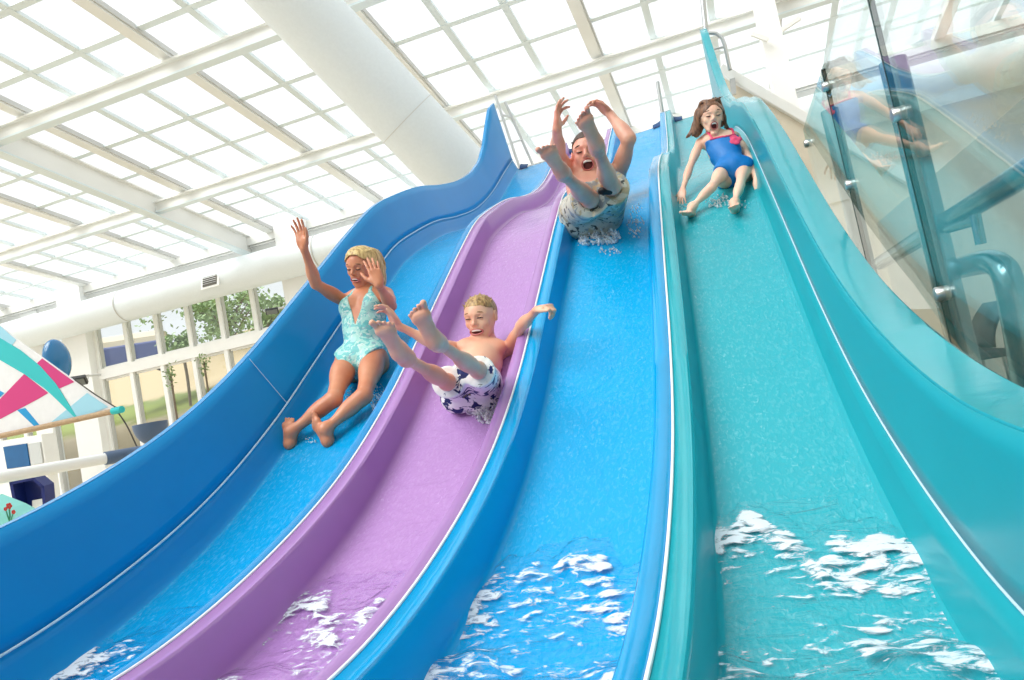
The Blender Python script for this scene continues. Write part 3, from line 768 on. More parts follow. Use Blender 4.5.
def skull(B, c, fwd, up, H, mouth=(.13, .10), mopen=0.0, cheeks=1.0, nose=1.0, jaw=1.0, child=False, smile=0.0, lids=True):
    """H: chin to crown. Returns local->world function."""
    x, y, z = frame(fwd, up); A = np.stack([x, y, z])
    def g(a, b, d): return c+(x*a+y*b+z*d)*H
    B.el(g(0, .12, -.07), V(.335, .375, .405)*H, A, .03)
    B.el(g(0, .10, .10), V(.300, .33, .29)*H, A, .03)
    B.el(g(0, -.16, .10), V(.262*jaw, .285, .265)*H, A, .05*H)
    for q in (-1, 1):
        B.rc(g(q*.225*jaw, -.10, -.02), g(q*.13*jaw, -.38, .22), .085*H, .075*H, .08*H)          # jaw line
        B.el(g(q*.165, -.10, .245), V(.105, .095, .085)*H*cheeks, A, .07*H)
        B.rc(g(q*.05, .115, .355), g(q*.235, .10, .27), .040*H, .036*H, .06*H)                  # brow ridge
    B.el(g(0, -.405-mopen*.12, .265), V(.105, .075, .085)*H, A, .07*H)                         # chin
    B.el(g(0, -.24, .31), V(.155, .115, .07)*H, A, .06*H)                                      # muzzle
    for q in (-1, 1): B.el(g(q*.145, .025, .395), V(.082, .058, .06)*H, A, .05*H, sub=True)    # eye sockets
    B.rc(g(0, .08, .345), g(0, -.075, .435*nose), .032*H, .044*H, .05*H)
    B.el(g(0, -.10, .425*nose), V(.05, .042, .05)*H, A, .03*H)
    for q in (-1, 1):
        B.el(g(q*.052, -.115, .375), V(.036, .032, .042)*H, A, .025*H)
        if lids: B.el(g(q*.145, .025, .305), V(.075, .050, .060)*H, A, .02*H)                    # closed lids
    if mopen > 0: B.el(g(0, -.27-.03*mopen, .40), V(mouth[0], mouth[1], .14)*H, A, .03*H, sub=True)
    else: B.rc(g(-mouth[0], -.245+smile*.02, .36), g(mouth[0], -.245+smile*.02, .36), .012*H, .012*H, .02*H, sub=True)
    for q in (-1, 1):
        B.el(g(q*.362, -.0, -.03), V(.042, .130, .082)*H, np.stack([unit(x+z*q*-.35), y, unit(z+x*q*.35)]), .02*H)
        B.el(g(q*.398, .005, -.015), V(.025, .075, .040)*H, A, .015*H, sub=True)
    return g, A
def neckcol(B, neck, g, s, r=.052):
    B.rc(neck-0*neck, g(0, -.16, -.12), r*s, r*s*.95, .04*s)
def ball_mesh(c, r, A, seg=16, rings=10):
    """ellipsoid vertices/faces; A rows are its axes"""
    v = []; f = []
    for i in range(rings+1):
        t = math.pi*i/rings
        for k in range(seg):
            a = 2*math.pi*k/seg; q = V(math.sin(t)*math.cos(a)*r[0], math.cos(t)*r[1], math.sin(t)*math.sin(a)*r[2]); v.append(c+q@A)
    for i in range(rings):
        for k in range(seg): f.append((i*seg+k, i*seg+(k+1) % seg, (i+1)*seg+(k+1) % seg, (i+1)*seg+k))
    return v, f

def skin_mat(name, rgb, red, hair=0.0):
    m, nt, b = nodes_of(name); L = nt.links
    tc = N(nt, 'ShaderNodeTexCoord'); n1 = N(nt, 'ShaderNodeTexNoise', Scale=7.0, Detail=4.0); L.new(tc.outputs['Object'], n1.inputs['Vector'])
    mx = N(nt, 'ShaderNodeMix', data_type='RGBA'); mx.inputs['A'].default_value = S(rgb); mx.inputs['B'].default_value = S(red)
    mr = N(nt, 'ShaderNodeMapRange'); mr.inputs['From Min'].default_value = .38; mr.inputs['From Max'].default_value = .68; L.new(n1.outputs['Fac'], mr.inputs['Value'])
    L.new(mr.outputs['Result'], mx.inputs['Factor']); L.new(mx.outputs['Result'], b.inputs['Base Color'])
    b.inputs['Roughness'].default_value = .38; b.inputs['Subsurface Weight'].default_value = .12
    b.inputs['Subsurface Radius'].default_value = (1.0, .35, .2); b.inputs['Subsurface Scale'].default_value = .012
    n2 = N(nt, 'ShaderNodeTexNoise', Scale=160.0, Detail=2.0); L.new(tc.outputs['Object'], n2.inputs['Vector'])
    bp = N(nt, 'ShaderNodeBump', Strength=.08, Distance=.003); L.new(n2.outputs['Fac'], bp.inputs['Height']); L.new(bp.outputs['Normal'], b.inputs['Normal'])
    return m
def hair_mat(name, rgb, rgb2):
    m, nt, b = nodes_of(name); L = nt.links
    tc = N(nt, 'ShaderNodeTexCoord'); mp = N(nt, 'ShaderNodeMapping'); mp.inputs['Scale'].default_value = (1, 1, .25); L.new(tc.outputs['Object'], mp.inputs['Vector'])
    n1 = N(nt, 'ShaderNodeTexNoise', Scale=90.0, Detail=3.0); L.new(mp.outputs['Vector'], n1.inputs['Vector'])
    mx = N(nt, 'ShaderNodeMix', data_type='RGBA'); mx.inputs['A'].default_value = S(rgb); mx.inputs['B'].default_value = S(rgb2)
    mr = N(nt, 'ShaderNodeMapRange'); mr.inputs['From Min'].default_value = .35; mr.inputs['From Max'].default_value = .65; L.new(n1.outputs['Fac'], mr.inputs['Value'])
    L.new(mr.outputs['Result'], mx.inputs['Factor']); L.new(mx.outputs['Result'], b.inputs['Base Color']); b.inputs['Roughness'].default_value = .45
    bp = N(nt, 'ShaderNodeBump', Strength=.5, Distance=.004); L.new(n1.outputs['Fac'], bp.inputs['Height']); L.new(bp.outputs['Normal'], b.inputs['Normal'])
    return m
M_lip = mat('lips', (196, 104, 98), .35); M_mouth = mat('mouth_inside', (92, 26, 28), .5); M_teeth = mat('teeth', (244, 240, 230), .25)
M_sclera = mat('eye_white', (236, 232, 228), .15); M_iris = mat('iris', (70, 92, 110), .2); M_pupil = mat('pupil', (10, 10, 12), .1)
M_lash = mat('dark_lashes', (58, 38, 32), .6)
def eye_objs(root, g, A, H, look=(0, 0, 1), squint=.5, iris=None, brow=None, browlift=0.0, skin=None):
    for q in (-1, 1):
        if squint > .7:                              # screwed shut: a lid with a dark curved lash line
            c = g(q*.145, .022, .318)
            v, f = ball_mesh(c, V(.066, .042, .056)*H, A); e = mesh_obj('eyelid', v, f, skin, root, True)
            B = Body(); pts = [g(q*(.145+.078*u), .014-.018*(1-u*u)*(-1 if squint > .82 else 1), .327+.047*max(0, 1-u*u*.9)**.5) for u in np.linspace(-1, 1, 8)]
            B.chain(pts, [.006*H, .010*H, .013*H, .014*H, .014*H, .013*H, .011*H, .006*H], .004*H); vv, qq = B.mesh(.0018); fast_mesh('eyelash', vv, qq, M_lash, e)
        else:
            c = g(q*.145, .022, .312); r = .066*H
            v, f = ball_mesh(c, V(r, r*.78, r*.9), A)
            e = mesh_obj('eye', v, f, M_sclera, root, True)
            d = unit(np.array(look)@A); ic = c+unit(d)*r*.66
            v, f = ball_mesh(ic, V(.033, .033, .018)*H, A); i_ = mesh_obj('iris', v, f, iris or M_iris, e, True)
            v, f = ball_mesh(ic+d*.011*H, V(.017, .017, .010)*H, A); mesh_obj('pupil', v, f, M_pupil, e, True)
            B = Body()
            for sgn, op in ((1, .040*(1-squint)+.014), (-1, .034*(1-squint)+.010)):
                pts = [g(q*(.145+.074*u), .022+sgn*op*(1-u*u), .318+.066*max(0, 1-u*u)**.5) for u in np.linspace(-1, 1, 7)]
                B.chain(pts, [.012*H]*7, .006*H)
            vv, qq = B.mesh(.002); fast_mesh('eyelid', vv, qq, skin, root)
            B = Body(); pts = [g(q*(.145+.078*u), .024+(.040*(1-squint)+.016)*(1-u*u), .324+.064*max(0, 1-u*u)**.5) for u in np.linspace(-1, 1, 8)]
            B.chain(pts, [.007*H]*8, .003*H); vv, qq = B.mesh(.0016); fast_mesh('eyelash', vv, qq, M_lash, e)
        if brow is not None:
            B = Body(); pts = [g(q*(.145+.10*u), .125+browlift+.022*(1-u*u)-.006*u, .372-.035*(u*.8+.5)**2*.9) for u in np.linspace(-1, 1, 6)]
            B.chain(pts, [.010*H, .016*H, .018*H, .016*H, .012*H, .006*H], .006*H); vv, qq = B.mesh(.0025); fast_mesh('eyebrow', vv, qq, brow, root)
def mouth_objs(root, g, A, H, w, h, mopen, cy=-.27, depth=.345, teeth=True, lipr=.018):
    cy = cy-.03*mopen
    v, f = ball_mesh(g(0, cy, depth-.06), V(w*1.0, h*1.0, .05)*H, A); mesh_obj('mouth', v, f, M_mouth, root, True)
    mb = MB(); n = 22; pts = []
    for i in range(n):
        a = 2*math.pi*i/n; X, Y = math.cos(a)*w*1.02, math.sin(a)*h*1.04
        pts.append(g(X, cy+Y, depth+.022-.9*X*X-.12*max(0, -Y)))
    mb.tube([Vector(p) for p in pts], lipr*H, 8, closed=True); mb.build('lips', M_lip, root, True)
    if teeth:
        mb = MB(); pts = [g(w*.78*u, cy+h*(.72-.18*u*u), depth+.012-.7*(w*.8*u)**2) for u in np.linspace(-1, 1, 8)]
        mb.tube([Vector(p) for p in pts], [.014*H]+[.027*H]*6+[.014*H], 8); mb.build('teeth', M_teeth, root, True)
def smooth_pts(pts, n=5): return [np.array(p) for p in smooth_path(pts, n)]
# ------------------------------------------------------------------ people
SLN = unit(V(0, -.58, .815))
def floor_hit(px, py, x0=None):
    d = np.array(ray(px, py)); t = np.linspace(1.2, 8.5, 3000)[:, None]; q = np.array((0, 0, CZ))+t*d
    g = q[:, 2]-((zp(q[:, 1]/W)-HF)*W+CZ); i = int(np.argmax((g[1:] < 0) & (g[:-1] >= 0))); return q[i]
def print_mat(name, base, cols, scale, thr, rough=.75):
    """cloth with a printed pattern of blots in the given colours"""
    m, nt, b = nodes_of(name); L = nt.links; tc = N(nt, 'ShaderNodeTexCoord'); prev = None
    for i, (c, sc, th) in enumerate(zip(cols, scale, thr)):
        nz = N(nt, 'ShaderNodeTexNoise', Scale=sc, Detail=2.5, Distortion=1.0); mp = N(nt, 'ShaderNodeMapping'); mp.inputs['Location'].default_value = (3.1*i, 1.7*i, .9*i)
        L.new(tc.outputs['Object'], mp.inputs['Vector']); L.new(mp.outputs['Vector'], nz.inputs['Vector'])
        mr = N(nt, 'ShaderNodeMapRange'); mr.inputs['From Min'].default_value = th; mr.inputs['From Max'].default_value = th+.025; L.new(nz.outputs['Fac'], mr.inputs['Value'])
        mx = N(nt, 'ShaderNodeMix', data_type='RGBA'); mx.inputs['A'].default_value = S(base); mx.inputs['B'].default_value = S(c)
        if prev is not None: L.new(prev.outputs['Result'], mx.inputs['A'])
        L.new(mr.outputs['Result'], mx.inputs['Factor']); prev = mx
    L.new(prev.outputs['Result'], b.inputs['Base Color']); b.inputs['Roughness'].default_value = rough
    n2 = N(nt, 'ShaderNodeTexNoise', Scale=38.0, Detail=4.0); L.new(tc.outputs['Object'], n2.inputs['Vector'])
    bp = N(nt, 'ShaderNodeBump', Strength=.5, Distance=.012); L.new(n2.outputs['Fac'], bp.inputs['Height']); L.new(bp.outputs['Normal'], b.inputs['Normal'])
    return m
def shorts(root, name, pel, r, v, w, L, hips, knees, s, frac, material, top=.22, th=.100, flare=.112, h=.005, hipw=.172):
    B = Body(); A = np.stack([r, v, w])
    B.el(pel, V(hipw, .13, .125)*s, A, .04*s); B.el(pel+v*.05-w*.045*s, V(hipw*.95, .12, .10)*s, A, .04*s)
    B.el(pel+v*.18*L, V(.150, .09, .112)*s, A, .04*s)
    for q in (-1, 1): B.el(pel-v*.03*s+r*q*.075*s-w*.05*s, V(.095, .10, .09)*s, A, .04*s)
    hem = []
    for hp, kn in zip(hips, knees):
        e = hp+(kn-hp)*frac; u = unit(kn-hp); hem.append((e, u))
        B.rc(hp, e+u*.05*s, th*s, flare*s, .035*s)
    for (e, u), hp in zip(hem, hips): B.rc(e+u*.058*s, e+u*.15*s, flare*s*.88, flare*s*.92, .004, sub=True)
    def post(X, G):
        G = np.maximum(G, (X-(pel+v*top*L))@v)
        side = (X-pel)@r
        for i, (e, u) in enumerate(hem):
            m = (side > 0) if (hips[i]-pel)@r > 0 else (side <= 0)
            G = np.where(m, np.maximum(G, (X-e)@u), G)
        return G
    vv, qq = B.mesh(h, post); return fast_mesh(name, vv, qq, material, root)
def body_root(B, name, material, base, h, label):
    vv, qq = B.mesh(h); o = fast_mesh(name, vv, qq, material, None, loc=base); tag(o, label, 'person'); return o
def strands(H, g, specs, r0, r1, k=.004):
    B = Body()
    for pts in specs:
        p = smooth_pts([g(*q) for q in pts], 4); n = len(p); B.chain(p, [r0+(r1-r0)*i/(n-1) for i in range(n)], k)
    return B
def hair_cap(B, g, A, H, grow=.03, k=.02):
    B.el(g(0, .12, -.07), (V(.335, .375, .405)+grow)*H, A, k); B.el(g(0, .13, .07), (V(.300, .335, .28)+grow)*H, A, k)

# ================================================================= boy on the purple lane
def boy():
    s = .80; H = .206
    pel = floor_hit(479, 400)+SLN*.080
    neck = reach(pel, 485, 347, .37, near=False)
    B = Body(); r, v, w, L = torso(B, pel, neck, cam_dir(1, .0, .05), s, sh=.16, chest=.76, waist=.78, hips=.76)
    fwd = cam_dir(-.42, -.18, 1); up = unit(v*.3+cam_dir(-.10, 1, .10))
    c = reach(neck, 481, 317.5, .155, near=True)
    g, A = skull(B, c, fwd, up, H, mouth=(.17, .066), mopen=.35, cheeks=1.12, nose=.95)
    neckcol(B, neck, g, s, .058)
    sr = neck-v*.035+r*.118; sl = neck-v*.035-r*.118
    el = reach(sr, 521, 326, .215, True); wr = reach(el, 537, 310, .19, True)
    arm(B, sr, el, wr, s*.78); hand(B, wr, unit(unit(wr-el)+r*.6), cam_dir(.25, -.9, .1), .78, -1, curl=(.75, .9, 1.0, 1.1), tcurl=.1, thumb_out=.25)
    el2 = reach(sl, 437, 345, .215, True); wr2 = reach(el2, 393, 323, .19, True)
    arm(B, sl, el2, wr2, s*.78); hand(B, wr2, unit(unit(wr2-el2)+cam_dir(0, .12, 0)), cam_dir(-.1, -1, .3), .80, 1, curl=(.35, .4, .45, .5), thumb_out=.5)
    hr = pel+r*.064+w*.01; hl = pel-r*.064+w*.01
    kr = reach(hr, 478, 370, .32, True); ar = reach(kr, 438, 343, .30, True)
    kl = reach(hl, 447, 382, .32, True); al = reach(kl, 406, 358, .30, True)
    for hp, kn, an in ((hr, kr, ar), (hl, kl, al)): leg(B, hp, kn, an, s*.72)
    he = reach(ar, 434.5, 343, .05, True); ba = reach(he, 420.5, 316, .115, True)
    foot(B, ar, he, ba, cam_dir(-.1, -.1, 1), .76, -1, toe_curl=-.25)
    he2 = reach(al, 399.5, 354, .05, True); ba2 = reach(he2, 385.5, 330, .115, True)
    foot(B, al, he2, ba2, cam_dir(-.1, -.15, 1), .76, 1, toe_curl=-.25)
    M = skin_mat('boy_skin', (240, 190, 160), (234, 160, 132))
    root = body_root(B, 'person', M, pel-SLN*.085, .0042, 'laughing blond boy in white and navy shorts, feet up, on the purple lane')
    eye_objs(root, g, A, H, squint=.85, brow=mat('boy_brow', (150, 112, 74), .7), skin=M, browlift=.01)
    mouth_objs(root, g, A, H, .160, .056, .35)
    HB = Body(); hair_cap(HB, g, A, H, .025)
    rg = random.Random(3)
    for i in range(70):
        a = rg.uniform(-1, 1); b = rg.uniform(-.75, .8)
        p = (.30*a*(1-.25*abs(b)), .40+.07*(1-abs(a))*(1-abs(b))-.16*b*b-.12*a*a, -.06+.36*b)
        HB.rc(g(*p), g(p[0]*1.14+rg.uniform(-.04, .04), p[1]+rg.uniform(.06, .15), p[2]+rg.uniform(-.02, .12)), .028*H, .009*H, .012*H)
    def post(X, G):
        q = (X-c)@A.T/H; line = .29-.10*np.clip(np.abs(q[..., 0])-.18, 0, 1)/.1*.6
        f = np.minimum(line-q[..., 1], (q[..., 2]-(-.02)-.25*(q[..., 1]+.0)))           # cut away face region
        f = np.maximum(f, -.30-q[..., 1])
        f2 = np.minimum(q[..., 2]+.10, .08-q[..., 1])
        return np.maximum(G, np.maximum(f, f2)*H)
    vv, qq = HB.mesh(.0035, post); fast_mesh('hair', vv, qq, hair_mat('boy_hair', (206, 170, 112), (140, 104, 62)), root)
    m = print_mat('boy_shorts_cloth', (246, 246, 242), [(30, 44, 104), (110, 112, 60), (28, 38, 92)], (15, 26, 21), (.56, .68, .60))
    shorts(root, 'shorts', pel, r, v, w, L, (hr, hl), (kr, kl), s, .92, m, top=.20, th=.084, flare=.078, hipw=.135)
    return root
# ================================================================= man on the bright blue lane
def man():
    s = 1.0; H = .272
    pel = floor_hit(596, 228)+SLN*.10
    neck = reach(pel, 592, 170, .50, near=False)
    B = Body(); r, v, w, L = torso(B, pel, neck, cam_dir(1, .05, -.05), s, sh=.20, belly=.02, waist=1.08)
    fwd = cam_dir(-.30, -.10, 1); up = cam_dir(-.16, 1, .05)
    c = reach(neck, 588.5, 154, .17, True)
    g, A = skull(B, c, fwd, up, H, mouth=(.14, .13), mopen=.9, jaw=1.06)
    neckcol(B, neck, g, s, .064)
    sl = neck-v*.05-r*.165; sr = neck-v*.05+r*.165
    el = reach(sl, 558, 153, .28, True); wr = reach(el, 557, 128, .25, True)
    arm(B, sl, el, wr, s*1.0); hand(B, wr, cam_dir(.02, 1, -.05), cam_dir(.9, .1, .3), .98, 1, curl=(.5, .35, .25, .2), thumb_out=.75, tcurl=.4)
    el2 = reach(sr, 629, 139, .28, True); wr2 = reach(el2, 609, 113, .25, False)
    arm(B, sr, el2, wr2, s*1.0); hand(B, wr2, cam_dir(-.75, .65, .1), cam_dir(-.3, -.9, .3), .92, 1, curl=(.55, .5, .45, .4), thumb_out=.5, tcurl=.5)
    hl = pel-r*.088+w*.01; hr = pel+r*.088+w*.01
    kl = reach(hl, 590, 199, .43, True); al = reach(kl, 563.5, 174, .40, True)
    kr = reach(hr, 612, 186, .43, True); ar = reach(kr, 597, 148, .40, True)
    leg(B, hl, kl, al, s*.80); leg(B, hr, kr, ar, s*.80)
    he = reach(al, 562.5, 173, .06, True); ba = reach(he, 549, 152.5, .15, True); foot(B, al, he, ba, cam_dir(-.15, -.2, 1), .88, 1, toe_curl=-.25)
    he2 = reach(ar, 597.5, 145, .06, True); ba2 = reach(he2, 585, 121, .15, True); foot(B, ar, he2, ba2, cam_dir(-.1, -.2, 1), .88, -1, toe_curl=-.25)
    M = skin_mat('man_skin', (232, 176, 152), (220, 146, 128))
    root = body_root(B, 'person', M, pel-SLN*.1, .005, 'shouting dark-haired man in patterned beige shorts, arms raised, on the bright blue lane')
    eye_objs(root, g, A, H, squint=.75, brow=mat('man_brow', (58, 40, 30), .7), skin=M)
    mouth_objs(root, g, A, H, .13, .115, .9)
    HB = Body(); hair_cap(HB, g, A, H, .03)
    rg = random.Random(5)
    for i in range(60):
        a = rg.uniform(-1, 1); b = rg.uniform(-.8, .75)
        p = (.31*a*(1-.25*abs(b)), .42+.06*(1-abs(a))*(1-abs(b))-.16*b*b-.12*a*a, -.06+.38*b)
        HB.rc(g(*p), g(p[0]*1.1+rg.uniform(-.05, .05), p[1]+.03, p[2]+rg.uniform(-.08, .08)), .03*H, .014*H, .012*H)
    def post(X, G):
        q = (X-c)@A.T/H; line = .31-.10*np.clip(np.abs(q[..., 0])-.17, 0, 1)/.1*.6
        f = np.minimum(line-q[..., 1], (q[..., 2]-.0-.25*q[..., 1])); f = np.maximum(f, -.30-q[..., 1])
        f2 = np.minimum(q[..., 2]+.08, -.02-q[..., 1]); return np.maximum(G, np.maximum(f, f2)*H)
    vv, qq = HB.mesh(.004, post); fast_mesh('hair', vv, qq, hair_mat('man_hair', (52, 36, 28), (84, 60, 44)), root)
    m = print_mat('man_shorts_cloth', (206, 204, 190), [(150, 160, 164), (74, 76, 74), (184, 172, 142)], (8, 26, 12), (.54, .60, .58))
    sh = shorts(root, 'shorts', pel, r, v, w, L, (hr, hl), (kr, kl), s, .94, m, top=.22, th=.102, flare=.094)
    e = hr+(kr-hr)*.80; te = float((e-np.array((0, 0, CZ)))@np.array(CF))
    pc = PT(606, 191, te-.098); PB = Body()
    for dx in (-.016, .016): PB.el(pc+np.array(CR)*dx, V(.026, .020, .03), np.stack([CR, CU, CF]), .012)
    v2, q2 = PB.mesh(.004); o = fast_mesh('print_patch', v2, q2, mat('black_cloth', (26, 26, 28), .7), sh); o['label'] = 'black patch on the shorts'
    return root
# ================================================================= woman on the outer blue lane
def woman():
    s = .84; H = .205
    pel = floor_hit(369, 372)+SLN*.09
    neck = reach(pel, 367, 293, .41, near=False)
    B = Body(); r, v, w, L = torso(B, pel, neck, cam_dir(1, .02, .28), s, female=True, sh=.16, chest=.84, waist=.80, hips=.94)
    fwd = cam_dir(-.40, -.30, .9); up = cam_dir(-.08, 1, .25)
    c = reach(neck, 361.5, 267, .145, True)
    g, A = skull(B, c, fwd, up, H, mouth=(.13, .05), mopen=.25, jaw=.92)
    neckcol(B, neck, g, s, .050)
    sl = neck-v*.035-r*.122; sr = neck-v*.035+r*.122
    el = reach(sl, 316, 284, .25, True); wr = reach(el, 304, 248, .22, True)
    arm(B, sl, el, wr, s*.82); hand(B, wr, cam_dir(-.22, 1, .05), cam_dir(-.35, 0, .9), .80, 1, curl=(.12, .1, .12, .15), spread=.22, thumb_out=.55)
    el2 = reach(sr, 391, 306, .24, True); wr2 = reach(el2, 378.5, 284, .20, True)
    arm(B, sr, el2, wr2, s*.82); hand(B, wr2, cam_dir(-.36, 1, -.25), cam_dir(-.35, -.1, -1), .82, 1, curl=(.1, .1, .12, .15), spread=.16, thumb_out=.6)
    hl = pel-r*.078+w*.01; hr = pel+r*.078+w*.01
    kl = reach(hl, 334, 399, .335, True); al = floor_hit(297, 440)+SLN*.055
    kr = reach(hr, 364, 396, .335, True); ar = floor_hit(331.5, 438)+SLN*.055
    leg(B, hl, kl, al, s*.82); leg(B, hr, kr, ar, s*.82)
    he = reach(al, 288.5, 449, .055, True); ba = he+cam_dir(-.25, .70, -.55)*.105; foot(B, al, he, ba, cam_dir(-.35, .35, .85), .80, 1, toe_curl=-.1)
    he2 = reach(ar, 327.5, 446, .055, True); ba2 = he2+cam_dir(-.55, .65, -.40)*.108; foot(B, ar, he2, ba2, cam_dir(-.75, -.10, .7), .80, -1, toe_curl=-.1)
    M = skin_mat('woman_skin', (218, 150, 114), (204, 126, 92))
    root = body_root(B, 'person', M, pel-SLN*.1, .0048, 'blonde woman in an aqua halter swimsuit, one arm raised, on the outer blue lane')
    eye_objs(root, g, A, H, squint=.8, brow=mat('woman_brow', (140, 100, 66), .7), skin=M)
    mouth_objs(root, g, A, H, .125, .045, .25)
    rg = random.Random(9); HB = Body(); hair_cap(HB, g, A, H, .065); HB.el(g(.30, -.02, -.22), V(.18, .46, .24)*H, A, .03); HB.el(g(.40, -.34, -.24), V(.12, .30, .16)*H, A, .03)
    for i in range(44):                           # swept back over the crown and hanging behind the shoulder
        a = rg.uniform(-1, 1); o_ = rg.uniform(-.03, .03)
        pts = [(.20*a, .34+o_, .26), (.30*a, .50+o_-.06*a*a, .02), (.34*a, .36, -.34+o_), (.22*a+.20, .0, -.44+o_), (.30+.14*a, -.34, -.34), (.36+.12*a, -.62+.1*a, -.22+o_)]
        p = smooth_pts([g(*q) for q in pts], 3); HB.chain(p, [.030*H]*(len(p)-4)+[.026*H, .022*H, .016*H, .008*H], .012*H)
    for i in range(8):
        a = rg.uniform(.0, .1)
        pts = [(-.28, .30+a, .16), (-.37-a*.3, .12, .08), (-.38-a*.4, -.06, -.02)]; p = smooth_pts([g(*q) for q in pts], 3); HB.chain(p, [.03*H]*len(p), .012*H)
    def post(X, G):
        q = (X-c)@A.T/H; f = np.minimum(.37-.7*np.clip(np.abs(q[..., 0]-.03)-.10, 0, 1)-q[..., 1], q[..., 2]-.06-.3*q[..., 1]); return np.maximum(G, f*H)
    vv, qq = HB.mesh(.004, post); fast_mesh('hair', vv, qq, hair_mat('woman_hair', (232, 206, 142), (168, 132, 76)), root)
    m = print_mat('aqua_swimsuit_cloth', (170, 222, 214), [(110, 196, 196), (206, 232, 226), (142, 178, 190)], (26, 34, 44), (.50, .58, .62), .5)
    SB = Body(); torso(SB, pel, neck, cam_dir(1, .02, .28), s, female=True, sh=.16, chest=.84, waist=.80, hips=.94)
    SB.rc(hl, hl+(kl-hl)*.2, .082*s*.9, .078*s*.9, .03); SB.rc(hr, hr+(kr-hr)*.2, .082*s*.9, .078*s*.9, .03)
    def post2(X, G):
        q = X-pel; U = q@r; Vv = q@v; Wf = q@w; G = G-.006
        G = np.maximum(G, Vv-.90*L)
        G = np.maximum(G, np.where(Wf > 0, -(np.abs(U)-np.clip((Vv-.36*L)*.30, -.1, .06)), -.1))          # plunging neckline
        G = np.maximum(G, np.abs(U)-(.135-np.clip(Vv-.62*L, 0, 1)*.62))                                   # armholes
        G = np.maximum(G, np.where(Wf < 0, Vv-.50*L, -.1))
        G = np.maximum(G, -(Vv+.105-1.25*np.clip(np.abs(U)-.03, 0, 1)))                                   # high-cut legs
        return G
    vv, qq = SB.mesh(.004, post2); su = fast_mesh('swimsuit', vv, qq, m, root)
    for q in (-1, 1):
        TB = Body(); TB.chain(smooth_pts([pel+v*.84*L+r*q*.052+w*.078, pel+v*.93*L+r*q*.050+w*.062, pel+v*1.02*L+r*q*.042+w*.034, pel+v*1.06*L+r*q*.036-w*.02], 4), [.012]*13, .004, (w, .5)); vv, qq = TB.mesh(.0035); fast_mesh('strap', vv, qq, m, su)
    return root
